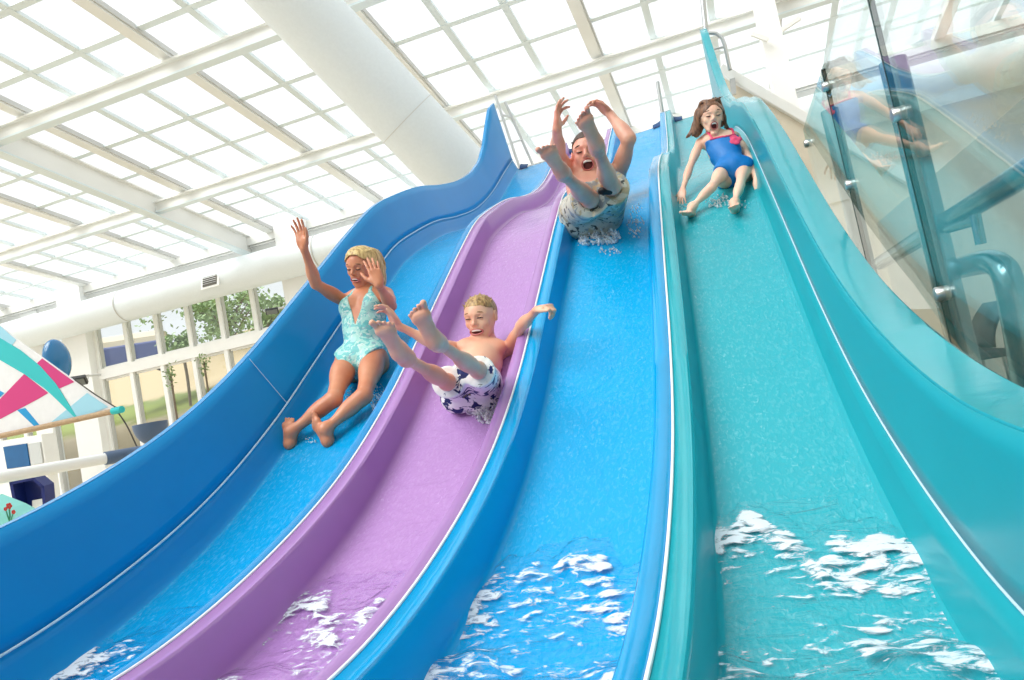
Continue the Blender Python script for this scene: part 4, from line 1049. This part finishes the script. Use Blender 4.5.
# ================================================================= girl on the teal lane
def girl():
    s = .70; H = .188
    pel = floor_hit(736, 181)+SLN*.074
    neck = reach(pel, 716, 137, .33, near=False)
    B = Body(); r, v, w, L = torso(B, pel, neck, cam_dir(1, .16, .05), s, sh=.165, chest=.74, waist=.72, hips=.76)
    fwd = cam_dir(-.10, -.10, 1); up = cam_dir(-.12, 1, .1)
    c = reach(neck, 711, 118.5, .128, True)
    g, A = skull(B, c, fwd, up, H, mouth=(.105, .115), mopen=.9, jaw=.92, child=True, nose=.95)
    neckcol(B, neck, g, s, .050)
    sl = neck-v*.032-r*.108; sr = neck-v*.032+r*.110
    ph = floor_hit(681, 200); el = reach(sl, 689.5, 168, .195, True); wr = reach(el, 682.5, 190, .165, True)
    arm(B, sl, el, wr, s*.72); hand(B, wr, unit(cam_dir(-.25, -.9, .5)), -SLN, .62, -1, curl=(.2, .2, .2, .2), spread=.25)
    tp = float((pel-np.array((0, 0, CZ)))@np.array(CF)); el2 = PT(750.5, 160, tp+.02); wr2 = PT(756.5, 180.5, tp-.13)
    arm(B, sr, el2, wr2, s*.72); hand(B, wr2, unit(cam_dir(.1, -.9, .4)), -SLN, .62, 1, curl=(.2, .2, .2, .2), spread=.2)
    hl = pel-r*.060+w*.01; hr = pel+r*.060+w*.01
    kl = reach(hl, 712, 187, .225, True); al = floor_hit(694, 213)+SLN*.04
    kr = reach(hr, 740, 185, .225, True); ar = floor_hit(736, 209)+SLN*.04
    leg(B, hl, kl, al, s*.64); leg(B, hr, kr, ar, s*.64)
    he = reach(al, 691, 217, .045, True); ba = reach(he, 686.5, 213, .10, True); foot(B, al, he, ba, cam_dir(-.3, -.8, .5), .62, 1)
    he2 = reach(ar, 735, 211, .045, True); ba2 = reach(he2, 734, 207, .10, True); foot(B, ar, he2, ba2, cam_dir(-.05, -.8, .6), .62, -1)
    M = skin_mat('girl_skin', (255, 212, 186), (252, 190, 164))
    root = body_root(B, 'person', M, pel-SLN*.078, .0042, 'screaming brown-haired girl in a blue swimsuit with pink straps on the teal lane')
    eye_objs(root, g, A, H, squint=.8, brow=mat('girl_brow', (120, 84, 58), .7), skin=M, browlift=.02, iris=mat('brown_iris', (84, 58, 40), .2))
    mouth_objs(root, g, A, H, .10, .105, .9)
    rg = random.Random(11); HB = Body(); hair_cap(HB, g, A, H, .04)
    HB.el(g(-.36, .0, -.12), V(.15, .40, .24)*H, A, .02); HB.el(g(.34, .06, -.14), V(.13, .34, .24)*H, A, .02); HB.el(g(-.46, -.30, -.14), V(.13, .20, .15)*H, A, .02)
    for i in range(90):                          # shoulder-length, lifted by the wind towards the left of the picture
        a = rg.uniform(-1, 1); o_ = rg.uniform(-.05, .05); side = -1 if a < .2 else 1; e = rg.random()
        if side < 0: end = [(-.40-.06*e, .06, -.0-.28*e+o_), (-.46-.14*e, -.22, -.02-.26*e+o_), (-.52-.26*e, -.36-.10*rg.random(), -.04-.2*e+o_)]
        else: end = [(.40+.05*e, .08, -.0-.28*e+o_), (.44+.06*e, -.14, -.04-.24*e+o_), (.40+.2*e, -.30-.10*rg.random(), -.08-.2*e+o_)]
        pts = [(.10*a, .44+o_, .20), (.30*a, .50+o_*.5, .02)]+end
        p = smooth_pts([g(*q) for q in pts], 3); n = len(p); HB.chain(p, [.040*H*(1-.7*(i_/(n-1))**2) for i_ in range(n)], .010*H)
    for i in range(9):
        a = rg.uniform(-.1, .2); p = smooth_pts([g(a, .46, .0), g(a+.10, .56, .02), g(a+.2*rg.random()+.08, .62, .05)], 3); HB.chain(p, [.022*H]*3+[.014*H]*2+[.008*H]*2, .01*H)
    def post(X, G):
        q = (X-c)@A.T/H; f = np.minimum(.34-.9*np.clip(np.abs(q[..., 0]-.04)-.06, 0, 1)-q[..., 1], q[..., 2]+.02-.15*q[..., 1]); f = np.minimum(f, .37-np.abs(q[..., 0])); return np.maximum(G, f*H)
    vv, qq = HB.mesh(.0036, post); fast_mesh('hair', vv, qq, hair_mat('girl_hair', (142, 100, 72), (84, 56, 40)), root)
    m = mat('blue_swimsuit_cloth', (8, 122, 202), .5, noise=.05, nscale=30, bump=.15, bscale=60)
    mp_ = mat('pink_trim', (236, 74, 120), .5)
    SB = Body(); torso(SB, pel, neck, cam_dir(1, .16, .05), s, sh=.165, chest=.74, waist=.72, hips=.76)
    SB.rc(hl, hl+(kl-hl)*.2, .066*s, .062*s, .02); SB.rc(hr, hr+(kr-hr)*.2, .066*s, .062*s, .02)
    def post2(X, G):
        q = X-pel; U = q@r; Vv = q@v; Wf = q@w; G = G-.006
        G = np.maximum(G, np.where(Wf > 0, Vv-(.62*L+.22*np.abs(U)), Vv-.45*L))
        G = np.maximum(G, np.abs(U)-.115)
        G = np.maximum(G, -(Vv+.085-.75*np.clip(np.abs(U)-.03, 0, 1)))
        return G
    vv, qq = SB.mesh(.0036, post2); su = fast_mesh('swimsuit', vv, qq, m, root)
    # pink binding along the neckline and straps, found on the suit's own surface
    def surf(U, Vv):
        sel = vv[(np.abs((vv-pel)@r-U) < .012) & (np.abs((vv-pel)@v-Vv) < .014) & ((vv-pel)@w > 0)]
        return sel[((sel-pel)@w).argmax()] if len(sel) else pel+r*U+v*Vv+w*.08
    TB = Body(); nl = [surf(u, .615*L+.22*abs(u)) for u in np.linspace(-.084, .084, 9)]; TB.chain(nl, [.006]*9, .003); 
    for q in (-1, 1):
        a = surf(q*.075, .615*L+.22*.075); TB.chain(smooth_pts([a, pel+v*.84*L+r*q*.068+w*.074, pel+v*.985*L+r*q*.058+w*.028, pel+v*1.0*L+r*q*.05-w*.03], 4), [.006]*13, .003)
    v2, q2 = TB.mesh(.003); fast_mesh('trim', v2, q2, mp_, su)
    FB = Body(); fc = surf(.055, .46*L)
    for k in range(5):
        a = 2*math.pi*k/5; FB.el(fc+(r*math.cos(a)+v*math.sin(a))*.026, V(.022, .022, .008), np.stack([r, v, w]), .004)
    FB.el(fc, V(.018, .018, .012), np.stack([r, v, w]), .003); v2, q2 = FB.mesh(.003); o = fast_mesh('flower_motif', v2, q2, mp_, su); o['label'] = 'pink flower motif'
    return root
PEOPLE = [boy(), man(), woman(), girl()]
# ------------------------------------------------------------------ splashes thrown up around the riders
def splash_mat():
    m, nt, b = nodes_of('white_water'); L = nt.links; out = nt.nodes['Material Output']
    b.inputs['Base Color'].default_value = (.88, .92, .95, 1); b.inputs['Roughness'].default_value = .25
    tr = N(nt, 'ShaderNodeBsdfTransparent'); tc = N(nt, 'ShaderNodeTexCoord'); nz = N(nt, 'ShaderNodeTexNoise', Scale=60.0, Detail=3.0); L.new(tc.outputs['Object'], nz.inputs['Vector'])
    mr = N(nt, 'ShaderNodeMapRange'); mr.inputs['From Min'].default_value = .36; mr.inputs['From Max'].default_value = .58; mr.inputs['To Min'].default_value = .18; mr.inputs['To Max'].default_value = .92; L.new(nz.outputs['Fac'], mr.inputs['Value'])
    mx = N(nt, 'ShaderNodeMixShader'); L.new(mr.outputs['Result'], mx.inputs[0]); L.new(tr.outputs[0], mx.inputs[1]); L.new(b.outputs[0], mx.inputs[2]); L.new(mx.outputs[0], out.inputs['Surface']); return m
M_splash = splash_mat()
def splash(seed, spots, label):
    rg = random.Random(seed); B = Body()
    for px, py, rx, ry, n, hgt, size in spots:
        for i in range(n):
            a = rg.uniform(0, 6.283); q = rg.random()**.6; x, y = px+rx*q*math.cos(a), py+ry*q*math.sin(a)
            p = floor_hit(x, y)+SLN*.004; d = unit(SLN+np.array((rg.gauss(0, .5), rg.gauss(-.5, .5), rg.gauss(0, .35)))); l = hgt*rg.random()**1.6
            r = size*rg.uniform(.5, 1.2)
            B.rc(p, p+d*l*.7, r, r*.45, .004); 
            if rg.random() < .6: B.el(p+d*l*1.25, V(r, r, r)*rg.uniform(.3, .55), None, .001)
    vv, qq = B.mesh(.0035); c = vv.mean(0); o = fast_mesh('water_splash', vv, qq, M_splash, None, loc=c); return tag(o, label, 'splash', kind='stuff')
splash(1, [(478, 407, 27, 8, 240, .060, .008), (489, 418, 13, 6, 90, .04, .007), (455, 408, 9, 6, 60, .03, .006)], 'white splash under the boy sliding down the purple lane')
splash(2, [(597, 238, 24, 8, 170, .085, .009), (636, 222, 9, 18, 70, .05, .005), (575, 232, 8, 8, 50, .05, .007), (610, 252, 14, 4, 30, .03, .006)], 'white splash under the man on the bright blue lane')
splash(3, [(381, 402, 9, 16, 90, .06, .005), (350, 400, 8, 12, 50, .035, .005), (310, 440, 8, 4, 18, .02, .004)], 'spray beside the legs of the woman on the outer blue lane')
splash(4, [(718, 202, 13, 7, 80, .035, .005), (681, 205, 7, 4, 25, .02, .004), (742, 206, 8, 5, 30, .025, .004)], 'thin splash around the legs of the girl on the teal lane')
# ------------------------------------------------------------------ play structure and fittings on the left
def prism(mb, pts, depth, mi=0):
    """polygon (world points, roughly planar) given a thickness along depth"""
    pts = [Vector(p) for p in pts]; n = len(pts); d = Vector(depth)
    return mb.add(pts+[p+d for p in pts], [tuple(range(n)), tuple(reversed(range(n, 2*n)))]+[(i, i+n, (i+1) % n+n, (i+1) % n) for i in range(n)], mi)
YSL = 7.0
def q(px, py, dy=0.0): return on_y(px, py, YSL+dy)
M_cloth = mat('white_sailcloth', (232, 234, 238), .7, noise=.03, bump=.1, bscale=14)
M_tealc = mat('teal_sailcloth', (48, 190, 196), .7); M_mag = mat('magenta_sailcloth', (206, 56, 128), .7)
M_sky = mat('light_blue_sailcloth', (158, 212, 234), .7); M_bluec = mat('blue_sailcloth', (24, 152, 214), .7)
M_wood = mat('bamboo_wood', (178, 150, 118), .6, noise=.15, nscale=25)
M_rope = mat('dark_rope', (70, 66, 62), .8)
sail = empty('sail', q(60, 420)); tag(sail, 'white play-ship sail with teal and magenta panels hanging over a wooden boom', 'sail')
mb = MB(); prism(mb, [q(-22, 306), q(16, 338.5), q(42, 357), q(75, 381), q(114, 407), q(112, 412), q(60, 424), q(-22, 441)], (0, .012, 0)); cloth = mb.build('cloth', M_cloth, sail)
def panel(name, pts, m, dy=-.006):
    mb = MB(); prism(mb, [q(a, b, dy) for a, b in pts], (0, .005, 0)); o = mb.build('panel', m, cloth); o['label'] = name
panel('teal curved panel', [(-22, 328), (0, 338), (20, 350), (40, 366), (56, 384), (66, 400), (78, 419), (73, 416), (57, 400), (44, 388), (24, 374), (0, 360), (-22, 350)], M_tealc, -.010)
panel('magenta panel', [(36, 364), (42, 358.5), (74, 382), (58, 389), (48, 377)], M_mag)
panel('magenta panel', [(-22, 414), (0, 399), (24, 374), (48, 393), (36, 400), (0, 419), (-22, 430)], M_mag)
panel('light blue panel', [(-22, 309), (0, 326), (16, 340), (12, 345), (0, 338), (-22, 327)], M_sky)
panel('light blue panel', [(87, 393), (108, 407), (78, 419), (50, 423)], M_sky)
panel('blue panel', [(17, 410), (25, 408), (40, 426), (35, 427)], M_bluec); panel('blue panel', [(-22, 382), (0, 391), (4, 393), (0, 397), (-22, 408)], M_bluec)
mb = MB(); mb.tube([q(-30, 442.5, -.03), q(40, 427.5, -.03), q(114, 411, -.03)], .042, 14); mb.build('boom', M_wood, sail, True)
mb = MB(); mb.tube([q(113, 411.2, -.03), q(122, 409.3, -.03)], .05, 14); o = mb.build('boom_cap', M_tealc, sail, True)
mb = MB(); mb.tube(smooth_path([q(75, 380, -.02), q(96, 395, -.02), q(117, 408, -.03)]), .009, 8); mb.build('rope', M_rope, sail, True)
mb = MB(); mb.tube(smooth_path([q(117, 411, -.03), q(127, 426, -.03), q(137, 447, -.03)]), .010, 8); mb.build('rope', M_rope, sail, True)
# mast carrying the boom, outside the frame to the left
mb = MB(); c = q(-30, 442.5); mb.tube([Vector((c.x, c.y+.08, 0)), Vector((c.x, c.y+.08, 5.2))], .07, 14); mb.build('mast', M_wood, sail, True)
# white boom pipe with a slate sleeve
pp = [P(-30, 483, 5.4), P(0, 477.5, 5.6), P(105, 458.5, 6.4), P(176, 446, 6.95)]
M_slate = mat('slate_plastic', (84, 104, 134), .45)
pipe = empty('water_pipe', pp[0]); tag(pipe, 'thick white water-play pipe with a slate-blue end sleeve below the sail', 'pipe')
mb = MB(); mb.tube([pp[0], pp[1], pp[2]], .054, 20); mb.build('pipe', M_white, pipe, True)
mb = MB(); mb.tube([pp[2], pp[3]], .066, 20); o = mb.build('sleeve', M_slate, pipe, True)
for k in (0, 3):
    c = pp[k]; mb = MB(); mb.tube([Vector((c.x, c.y, 0)), c], .06, 12); mb.build('leg', M_white, pipe, True)
# slate dish on a stalk
dc = P(150, 423, 7.9); dish = empty('dish', (dc.x, dc.y, 0)); tag(dish, 'slate-grey half-round water dish on a stalk beside the blue slide wall', 'dish')
axis = (Vector(CU)*.98+Vector(CR)*.15).normalized(); R_ = .195
prof = [(0.02, -R_*1.35)]+[(R_*math.sin(a), -R_*math.cos(a)*1.35) for a in [math.pi/2*k/8 for k in range(1, 9)]]+[(R_*.92, .0)]+[(R_*.92*math.sin(a), -R_*1.2*math.cos(a)) for a in [math.pi/2*k/8 for k in range(7, 0, -1)]]
mb = MB(); mb.lathe(dc, (0, 0, 1), prof, 28); mb.build('bowl', M_slate, dish, True)
mb = MB(); mb.tube([Vector((dc.x, dc.y, 0)), dc+Vector((0, 0, -R_*1.3))], [.06, .05], 14); mb.build('stalk', M_slate, dish, True)
# navy hood with a white card
def w_(px, py, t): return P(px, py, t)
hood = empty('plastic_hood', P(30, 500, 6.6)); hood.location.z = 0; tag(hood, 'navy angular plastic hood open at the front, below the white pipe', 'hood')
M_navy = mat('navy_plastic', (16, 36, 112), .4)
T0, T1 = 6.4, 6.55
out = [(9, 482), (33, 477), (44, 486), (47, 520), (18, 528)]
mb = MB(); back = [P(a, b, T1) for a, b in [(12, 484), (33, 479.5), (43, 487), (45, 518), (20, 526)]]
prism(mb, back, Vector(CF)*.02); mb.build('back_panel', M_navy, hood)
for i, nm in ((0, 'top'), (1, 'corner_panel'), (2, 'side_panel'), (4, 'side_panel')):
    a, b = out[i], out[(i+1) % 5]; f0, f1 = P(*a, T0), P(*b, T0); dd = Vector(CF)*.14
    inn = (P(30, 503, T0)-(f0+f1)/2).normalized()*.03
    mb = MB(); mb.add([f0, f1, f1+dd, f0+dd, f0+inn, f1+inn, f1+dd+inn, f0+dd+inn], [(0, 1, 2, 3), (7, 6, 5, 4), (0, 4, 5, 1), (1, 5, 6, 2), (2, 6, 7, 3), (3, 7, 4, 0)]); mb.build(nm, M_navy, hood)
mb = MB(); c4 = [P(a, b, 6.5) for a, b in [(32, 500.5), (44, 498.5), (46, 520), (33, 522)]]; prism(mb, c4, Vector(CF)*.02); mb.build('card', M_white, hood)
# white cabinet with a blue board, near the window wall
cab = empty('cabinet', on_y(20, 455, 11.2)); cab.location.z = 0; tag(cab, 'white cabinet with a deep blue board, seen under the sail', 'cabinet')
mb = MB(); o4 = [on_y(a, b, 11.2) for a, b in [(-12, 443), (41, 434.5), (48, 474), (-6, 482)]]; prism(mb, o4, (0, .35, 0)); mb.build('body', M_white, cab)
mb = MB(); prism(mb, [on_y(a, b, 11.16) for a, b in [(3, 447), (26, 443.5), (29.5, 466), (7, 469)]], (0, .03, 0)); o = mb.build('board', mat('deep_blue_board', (0, 92, 150), .4, noise=.1, nscale=3), cab); o['label'] = 'deep blue board'
mb = MB(); prism(mb, [on_y(a, b, 11.16) for a, b in [(28, 444), (39.5, 442), (42.5, 463), (31, 465)]], (0, .03, 0)); mb.build('door', mat('pale_grey_panel', (204, 208, 208), .5), cab)
mb = MB(); b0, b1 = o4[3], o4[2]; mb.abox(min(b0.x, b1.x)+.1, max(b0.x, b1.x)-.1, 11.25, 11.5, 0, min(b0.z, b1.z)); mb.build('plinth', M_white, cab)
# blue pod high on the wall
pc = P(57, 360, 12.2); pod = empty('play_pod', pc); tag(pod, 'glossy blue rounded pod high up between the sail and the air duct', 'pod')
upv = (Vector(CU)*.97+Vector(CR)*-.22).normalized(); A_p = np.stack([unit(np.cross(np.array(upv), np.array(CF))), np.array(upv), np.array(CF)])
v, f = ball_mesh(np.array(pc), V(.215, .40, .25), A_p, 24, 16); mesh_obj('shell', v, f, mat('blue_gloss', (18, 112, 168), .12, coat=.5), pod, True)
mb = MB(); mb.tube([pc, pc+ray(57, 360)*.5], .05, 12); mb.build('bracket', M_white, pod, True)
# floodlights
def flood(px, py, t, label, s=1.0):
    c = P(px, py, t); r = empty('floodlight', c); tag(r, label, 'floodlight', 'floodlights on the window wall')
    tilt = Vector((.35, -.5, -.6)).normalized(); sx = tilt.cross(Vector((0, 0, 1))).normalized(); sy = sx.cross(tilt)
    mb = MB(); mb.box(c, sx*.20*s, sy*.10*s, tilt*.05*s); mb.build('housing', M_dark, r, bevel=.01)
    mb = MB(); mb.box(c+tilt*.055*s, sx*.17*s, sy*.08*s, tilt*.006); mb.build('lens', mat('lamp_glass', (120, 126, 124), .1), r)
    mb = MB(); mb.tube([c-sx*.22*s, c-sx*.22*s-tilt*.14*s, c+sx*.22*s-tilt*.14*s, c+sx*.22*s], .012, 8); mb.tube([c-tilt*.14*s, Vector((c.x, c.y+.55, c.z+.1))], .02, 8); mb.build('bracket', M_grey, r, True)
    return r
flood(76, 381, 13.0, 'black floodlight on the white pier right of the blue pod', .95)
flood(272, 311, 13.2, 'black floodlight on the pier beside the blue slide rim', .62)
# turquoise ledge with a red flower ornament at the very left
mb = MB(); prism(mb, [P(a, b, 5.6) for a, b in [(-25, 502), (0, 512), (22, 524), (10, 545), (-25, 560)]], Vector(CF)*.3); led = mb.build('play_ledge', mat('pale_turquoise', (140, 218, 214), .5), None, loc=P(0, 525, 5.6)); tag(led, 'pale turquoise ledge at the left edge below the navy hood', 'ledge')
fl = empty('flower_ornament', P(8, 508, 5.7)); tag(fl, 'small red flower ornament standing on the turquoise ledge', 'ornament')
M_red = mat('red_petal', (204, 52, 48), .5); M_grn = mat('green_leaf', (56, 150, 110), .6)
for (px, py, r_) in ((9, 506, .016), (13.5, 512, .011), (5.5, 509, .010)):
    mb = MB()
    for k in range(5):
        a = 2*math.pi*k/5; v, f = ball_mesh(np.array(P(px, py, 5.55))+r_*(math.cos(a)*np.array(CR)+math.sin(a)*np.array(CU)), V(r_*.8, r_*.8, r_*.4), np.stack([CR, CU, CF]), 8, 6); mb.add(v, f)
    mb.build('flower', M_red, fl, True)
mb = MB(); mb.tube([P(9, 506, 5.58), P(10, 516, 5.6), P(9, 524, 5.6)], .006, 6); mb.tube([P(13.5, 512, 5.58), P(11, 520, 5.6)], .005, 6); mb.tube([P(5.5, 509, 5.58), P(9, 520, 5.6)], .005, 6)
mb.build('stem', M_grn, fl, True)
# ------------------------------------------------------------------ outside the windows
def ground_h(y): return float(np.interp(y, [14.15, 15, 16, 17, 19, 24, 30, 60], [.75, 1.5, 1.9, 2.05, 2.75, 5.1, 5.8, 6.6]))
def earth_mat():
    m, nt, b = nodes_of('sandy_bank_and_lawn'); L = nt.links; tc = N(nt, 'ShaderNodeTexCoord'); sp_ = N(nt, 'ShaderNodeSeparateXYZ'); L.new(tc.outputs['Object'], sp_.inputs[0])
    nz = N(nt, 'ShaderNodeTexNoise', Scale=1.2, Detail=6.0); L.new(tc.outputs['Object'], nz.inputs['Vector'])
    ma = N(nt, 'ShaderNodeMath', operation='MULTIPLY_ADD'); ma.inputs[1].default_value = 1.2; L.new(nz.outputs['Fac'], ma.inputs[0]); L.new(sp_.outputs['Y'], ma.inputs[2])
    cr = N(nt, 'ShaderNodeValToRGB'); mr = N(nt, 'ShaderNodeMapRange'); mr.inputs['From Min'].default_value = 14; mr.inputs['From Max'].default_value = 26; L.new(ma.outputs[0], mr.inputs['Value']); L.new(mr.outputs['Result'], cr.inputs['Fac'])
    e = cr.color_ramp.elements; e[0].position = 0; e[0].color = S((176, 160, 134)); e[1].position = 1; e[1].color = S((172, 154, 120))
    for p, c in ((.16, (172, 158, 132)), (.20, (128, 136, 62)), (.36, (126, 138, 64)), (.42, (112, 124, 66)), (.46, (180, 162, 130)), (.9, (174, 156, 122))):
        n = e.new(p); n.color = S(c)
    L.new(cr.outputs['Color'], b.inputs['Base Color']); b.inputs['Roughness'].default_value = .9
    return m
v = []; f = []; ys = [13.8, 14.15, 15, 16, 16.8, 17.5, 18.2, 19, 20, 21, 22, 23, 25, 27, 30, 40, 60]; xs = np.linspace(-60, 12, 40); rg = random.Random(2)
for y in ys:
    for x in xs: v.append((x, y, (CZ+ground_h(y)-.6 if y > 13.9 else CZ-1.0)+rg.uniform(-.03, .03)+(.35*math.sin(x*.23) if y > 20 else 0)))
for j in range(len(ys)-1):
    for i in range(len(xs)-1): a = j*len(xs)+i; f.append((a, a+1, a+len(xs)+1, a+len(xs)))
g_ = mesh_obj('ground_outside', v, f, earth_mat(), None, True); g_['kind'] = 'structure'
M_leaf = mat('pale_green_leaves', (140, 164, 112), .7, noise=.25, nscale=4); M_bark = mat('grey_bark', (120, 108, 92), .8)
def tree(px, py, t, wpx, hpx, n, label, name='tree', seed=1, leaf=.12, base=None):
    """trunk, branches and a crown of leaf cards grouped in clumps"""
    rg = random.Random(seed); c = P(px, py, t); sc = t/F_PX; R1, R2 = wpx*sc/2, hpx*sc/2
    zb = base if base is not None else CZ+ground_h(c.y)-.6
    r = empty(name, (c.x, c.y, zb)); tag(r, label, 'tree', 'trees on the bank')
    mb = MB(); top = Vector((c.x, c.y, c.z)); mb.tube(smooth_path([Vector((c.x, c.y, zb)), Vector((c.x+.05, c.y, (zb+c.z)/2)), top]), .035*R1+.03, 8)
    ends = []
    for k in range(14):
        a = rg.uniform(0, 6.28); e = rg.uniform(-.5, .9); s = top-Vector((0, 0, R2*rg.uniform(.1, .9))); d = Vector((math.cos(a)*R1*.8, math.sin(a)*R1*.8, R2*e*.9)); ends.append(top+d); mb.tube(smooth_path([s, (s+top+d)/2+Vector((0, 0, .1)), top+d], 3), .012*R1+.008, 6)
    mb.build('trunk', M_bark, r, True)
    mb = MB(); clumps = ends+[top+Vector((rg.gauss(0, .45)*R1, rg.gauss(0, .45)*R1, rg.gauss(0, .45)*R2)) for _ in range(26)]
    for k in range(n):
        q0 = rg.choice(clumps); s_ = .20*min(R1, R2)
        p = q0+Vector((rg.gauss(0, 1), rg.gauss(0, 1), rg.gauss(0, 1)))*s_; a = Vector((rg.gauss(0, 1), rg.gauss(0, 1), rg.gauss(0, 1))).normalized(); b = a.orthogonal().normalized(); l = leaf*rg.uniform(.6, 1.3)
        mb.add([p-a*l, p+b*l*.45, p+a*l, p-b*l*.45], [(0, 1, 2, 3)])
    mb.build('foliage', M_leaf, r); return r
tree(226, 318, 27.0, 74, 66, 2600, 'big pale green tree beyond the upper windows beside the slide', seed=3, leaf=.11)
tree(181, 345, 20.5, 26, 20, 450, 'low pale bush right of the blue vehicle beyond the windows', 'bush', 5, .10)
tree(268, 322, 20.5, 36, 60, 800, 'tree half hidden behind the floodlight pier', seed=8, leaf=.11)
def sapling(px, py, hpx, t, label, seed):
    rg = random.Random(seed); b = P(px, py, t); h = hpx*t/F_PX; zb = CZ+ground_h(b.y)-.6
    r = empty('sapling', (b.x, b.y, zb)); tag(r, label, 'sapling', 'saplings on the lawn')
    mb = MB(); mb.tube([(b.x, b.y, zb), (b.x+.02, b.y, max(zb+h, b.z+h))], .025, 6); mb.build('trunk', M_bark, r, True)
    mb = MB(); mb.tube([(b.x+.18, b.y, zb), (b.x+.18, b.y, zb+h*.7)], .02, 6); mb.build('stake', M_bark, r, True)
    mb = MB()
    for k in range(60):
        p = Vector((b.x+rg.gauss(0, .07), b.y+rg.gauss(0, .07), max(zb+h, b.z+h)*.97+zb*.03+rg.gauss(0, .16))); a = Vector((rg.gauss(0, 1), rg.gauss(0, 1), rg.gauss(0, 1))).normalized(); q_ = a.orthogonal().normalized(); l = .05
        mb.add([p-a*l, p+q_*l*.45, p+a*l, p-q_*l*.45], [(0, 1, 2, 3)])
    mb.build('foliage', M_leaf, r)
sapling(173, 394, 20, 16.6, 'staked sapling on the lawn, left one of two beyond the lower windows', 4)
sapling(207, 386, 24, 16.6, 'staked sapling on the lawn, nearer the slide, beyond the lower windows', 6)
# blue vehicle on the bank
vc = P(132, 354, 22.0); va = (P(166, 344, 22.3)-P(100, 366, 21.7)); va.z = 0; L_ = va.length; va.normalize(); zb = vc.z-.60
veh = empty('vehicle', (vc.x, vc.y, zb)); tag(veh, 'blue-grey vehicle with a pale rounded roof parked on the bank beyond the windows', 'vehicle')
vn = Vector((va.y, -va.x, 0)); M_vb = mat('slate_blue_paint', (84, 96, 146), .4); M_vr = mat('pale_roof', (206, 194, 172), .5); M_tyre = mat('tyre_black', (28, 28, 30), .8)
mb = MB(); mb.box((vc.x, vc.y, zb+.48), va*L_/2, vn*.85, (0, 0, .34)); mb.build('body', M_vb, veh, bevel=.06)
mb = MB(); sec = [(-.78, .0), (-.76, .16), (-.62, .30), (-.3, .37), (.3, .37), (.62, .30), (.76, .16), (.78, .0)]; v = []; f = []
for e in (-1, 1):
    for a, b in sec: v.append(Vector((vc.x, vc.y, zb+.80+b*1.2))+va*e*L_/2+vn*a)
n = len(sec); f = [(i, i+1, n+i+1, n+i) for i in range(n-1)]+[tuple(range(n)), tuple(reversed(range(n, 2*n)))]; mb.add(v, f); mb.build('roof', M_vr, veh)
for e in (-.32, .32):
    for sd in (-1, 1):
        c = Vector((vc.x, vc.y, zb+.16))+va*L_*e+vn*.7*sd; mb = MB(); mb.lathe(c, vn*sd, [(0, .06), (.12, .06), (.20, .03), (.20, -.05), (0, -.05)], 18); mb.build('wheel', M_tyre, veh, True)
# ------------------------------------------------------------------ sky and light
world = bpy.data.worlds.new('overcast_sky'); scene.world = world; world.use_nodes = True
bg = world.node_tree.nodes['Background']; bg.inputs['Color'].default_value = (.96, .985, 1.0, 1); bg.inputs['Strength'].default_value = 1.0
sun = bpy.data.lights.new('sun', 'SUN'); sun.energy = 5.4; sun.angle = math.radians(45); sun.color = (1, .99, .97)
so = bpy.data.objects.new('sun', sun); COL.objects.link(so); so.rotation_euler = Vector((-.46, -.50, .74)).to_track_quat('Z', 'Y').to_euler()
scene.view_settings.view_transform = 'Standard'; scene.view_settings.look = 'None'
scene.view_settings.gamma = 1.0; scene.view_settings.use_curve_mapping = False; scene.view_settings.exposure = 0.06
scene.cycles.use_denoising = True
scene.cycles.max_bounces = 10; scene.cycles.diffuse_bounces = 4; scene.cycles.transparent_max_bounces = 16
